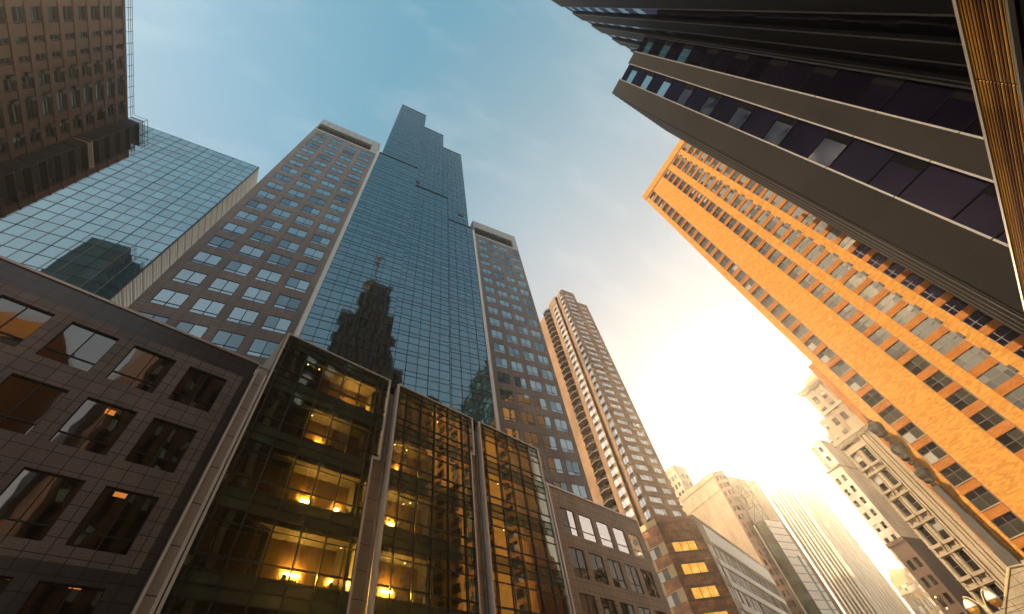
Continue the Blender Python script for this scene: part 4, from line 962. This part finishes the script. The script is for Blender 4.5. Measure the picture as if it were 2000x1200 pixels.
t = thing('street_lamp', 'twin armed street lamp with two white bowl shades, low in the bottom right corner', 'street lamp', (38.0, 12.75, 0))
B0 = Vector((38.0, 12.75, 0)); mb = MB(); mb.lathe(B0, [(.22, 0), (.24, .3), (.13, .8), (.085, 1.2), (.07, 6.3), (.10, 6.4), (.05, 6.7)], 'awning_cream', 14); mb.build('pole', t)
for sgn in (-1, 1):
    mb = MB(); p0 = B0 + Vector((0, 0, 6.45)); d_ = Vector((0, sgn, 0)); prev = p0
    for k in range(1, 9):
        a = k / 8; p = B0 + d_ * (.62 * a) + Vector((0, 0, 6.45 + .85 * math.sin(a * 1.7))); mb.tube(prev, p, .035, 'awning_cream', 8); prev = p
    e = prev + Vector((0, 0, -.1)); mb.tube(prev, e, .03, 'awning_cream', 8); mb.build('arm', t)
    mb = MB(); mb.lathe(e, [(.05, 0), (.16, -.08), (.27, -.25), (.31, -.42), (.28, -.46)], 'shade_white', 20); sh = mb.build('lamp_shade', t)
    mb = MB(); mb.lathe(e, [(.27, -.462), (.26, -.6), (.14, -.78), (.02, -.82)], 'gold_rib', 16); mb.build('bowl', sh)
def cable(a, b, sag, lbl):
    mb = MB(); a = Vector(a); b = Vector(b); pv = a
    for k in range(1, 15): s_ = k / 14; p = a.lerp(b, s_) - Vector((0, 0, sag * 4 * s_ * (1 - s_))); mb.tube(pv, p, .014, 'black_iron', 4); pv = p
    o = mb.single('overhead_cable', a); tag(o, lbl, 'cable', 'wires crossing the bottom right corner')
cable((38.0, 12.78, 6.35), (40.05, 5.0, 6.6), .22, 'upper of two thin black wires between the street lamp and the gabled building')
cable((38.0, 12.78, 6.15), (40.05, 4.2, 6.25), .28, 'lower of two thin black wires between the street lamp and the gabled building')

# ------------------------------------------------------------------ buildings behind the camera: they are what the glass reflects
t = thing('stepped_tower', 'dark brown stepped tower with a red mast, mirrored in the glass skyscraper', 'building', (8, -20, 0))
mb = MB(); st = MB()
for x0, x1, H in ((3, 14, 144), (-1.8, 2.98, 121), (14.02, 19.2, 126), (19.22, 23.6, 108)):
    F = Face(x1, -12, 180); mb.box(F, 0, x1 - x0, -14, 0, 0, H, 'dark_brown_brick', 'B'); n = max(1, int((x1 - x0) / 2.2)); bw = (x1 - x0) / n
    for k in range(n): st.box(F, k * bw + bw * .3, k * bw + bw * .72, .002, .03, 4, H - 2.5, 'dark_glass', 'b')
    r5 = random.Random(int(H))
    for k in range(n):
        for q in range(26):
            if r5.random() < .55: st.box(F, k * bw + bw * .36, k * bw + bw * .66, .032, .05, 6 + q * 2.9, 7.7 + q * 2.9, 'pale_pane', 'b')
    mb.box(F, -.1, x1 - x0 + .1, .002, .25, H - 1.2, H + .1, 'dark_brown_brick', '')
mb.box(Face(14, -12, 180), 8.6, 10.9, -3, .1, 138, 144.01, 'orange_brick', 'B'); mb.build('wall', t); st.build('window_strip', t)
mb = MB(); c = Vector((6.5, -16, 0))
for k in range(9): mb.tube(c + Vector((0, 0, 140 + k * 3.2)), c + Vector((0, 0, 143.2 + k * 3.2)), .42, 'red_paint' if k % 2 == 0 else 'black_iron', 6)
mb.tube(c + Vector((-1.4, 0, 168)), c + Vector((1.4, 0, 168)), .3, 'red_paint', 5); mb.lathe(c, [(.3, 168.8), (.9, 169.4), (.1, 171.5)], 'red_paint', 8); mb.build('mast', t)
t = thing('netted_tower', 'dark green netted tower mirrored at the lower right of the glass skyscraper', 'building', (85, -50, 0))
mb = MB(); F = Face(74, -26, -90); mb.box(F, 0, 50, -22, 0, 0, 158, 'netting', 'B')
r6 = random.Random(5)
for k in range(38):
    z = 6 + k * 4
    for q in range(12):
        if r6.random() < .7: mb.box(F, .6 + q * 4.1, 3.6 + q * 4.1 + r6.uniform(-1, .4), .002, .25, z, z + r6.uniform(1.0, 2.6), 'teal_panel' if r6.random() < .35 else 'netting', 'b')
for q in range(14): mb.box(F, q * 3.5 + r6.uniform(0, 1), q * 3.5 + 2.2, -8, 0, 158.01, 158 + r6.uniform(1.5, 6), 'netting', 'B')
mb.build('wall', t)
t = thing('corner_brick_building', 'orange brick building mirrored in the windows of the low dark granite office building', 'building', av(-36, -20))
F = Face(*(av(-17, -13).to_tuple()[:2]), 213); mb = MB(); cols = [(1.2 + 5.0 * k, 4.0 + 5.0 * k) for k in range(8)]; rows = [(50 - 3.6 * k, 52.2 - 3.6 * k) for k in range(13)]
windowed(mb, F, cols, rows, 0, 43, 0, 56, 'orange_brick', .25, 'rust_brick'); shell(mb, F, 0, 43, 14, 0, 56, 'orange_brick'); mb.build('wall', t)
add_windows(t, [(F, a, b, c, d, -.2, 'four') for a, b in cols for c, d in rows], 0)

# ------------------------------------------------------------------ city air
if HAZE > 0:
    m = bpy.data.materials.new('haze'); m.use_nodes = True; m.node_tree.nodes.clear(); nt = m.node_tree; MATS['haze'] = m
    o = N('ShaderNodeOutputMaterial'); v = N('ShaderNodeVolumePrincipled'); L(v.outputs[0], o.inputs['Volume'])
    v.inputs['Color'].default_value = (1.0, .93, .82, 1); v.inputs['Density'].default_value = HAZE; v.inputs['Anisotropy'].default_value = .88
    mb = MB(); mb.box(ID, -150, 300, -190, 100, -1.0, 212, 'haze'); hz = mb.build('haze'); hz['kind'] = 'stuff'
for o in list(bpy.data.objects):
    if 'base' in o: del o['base']
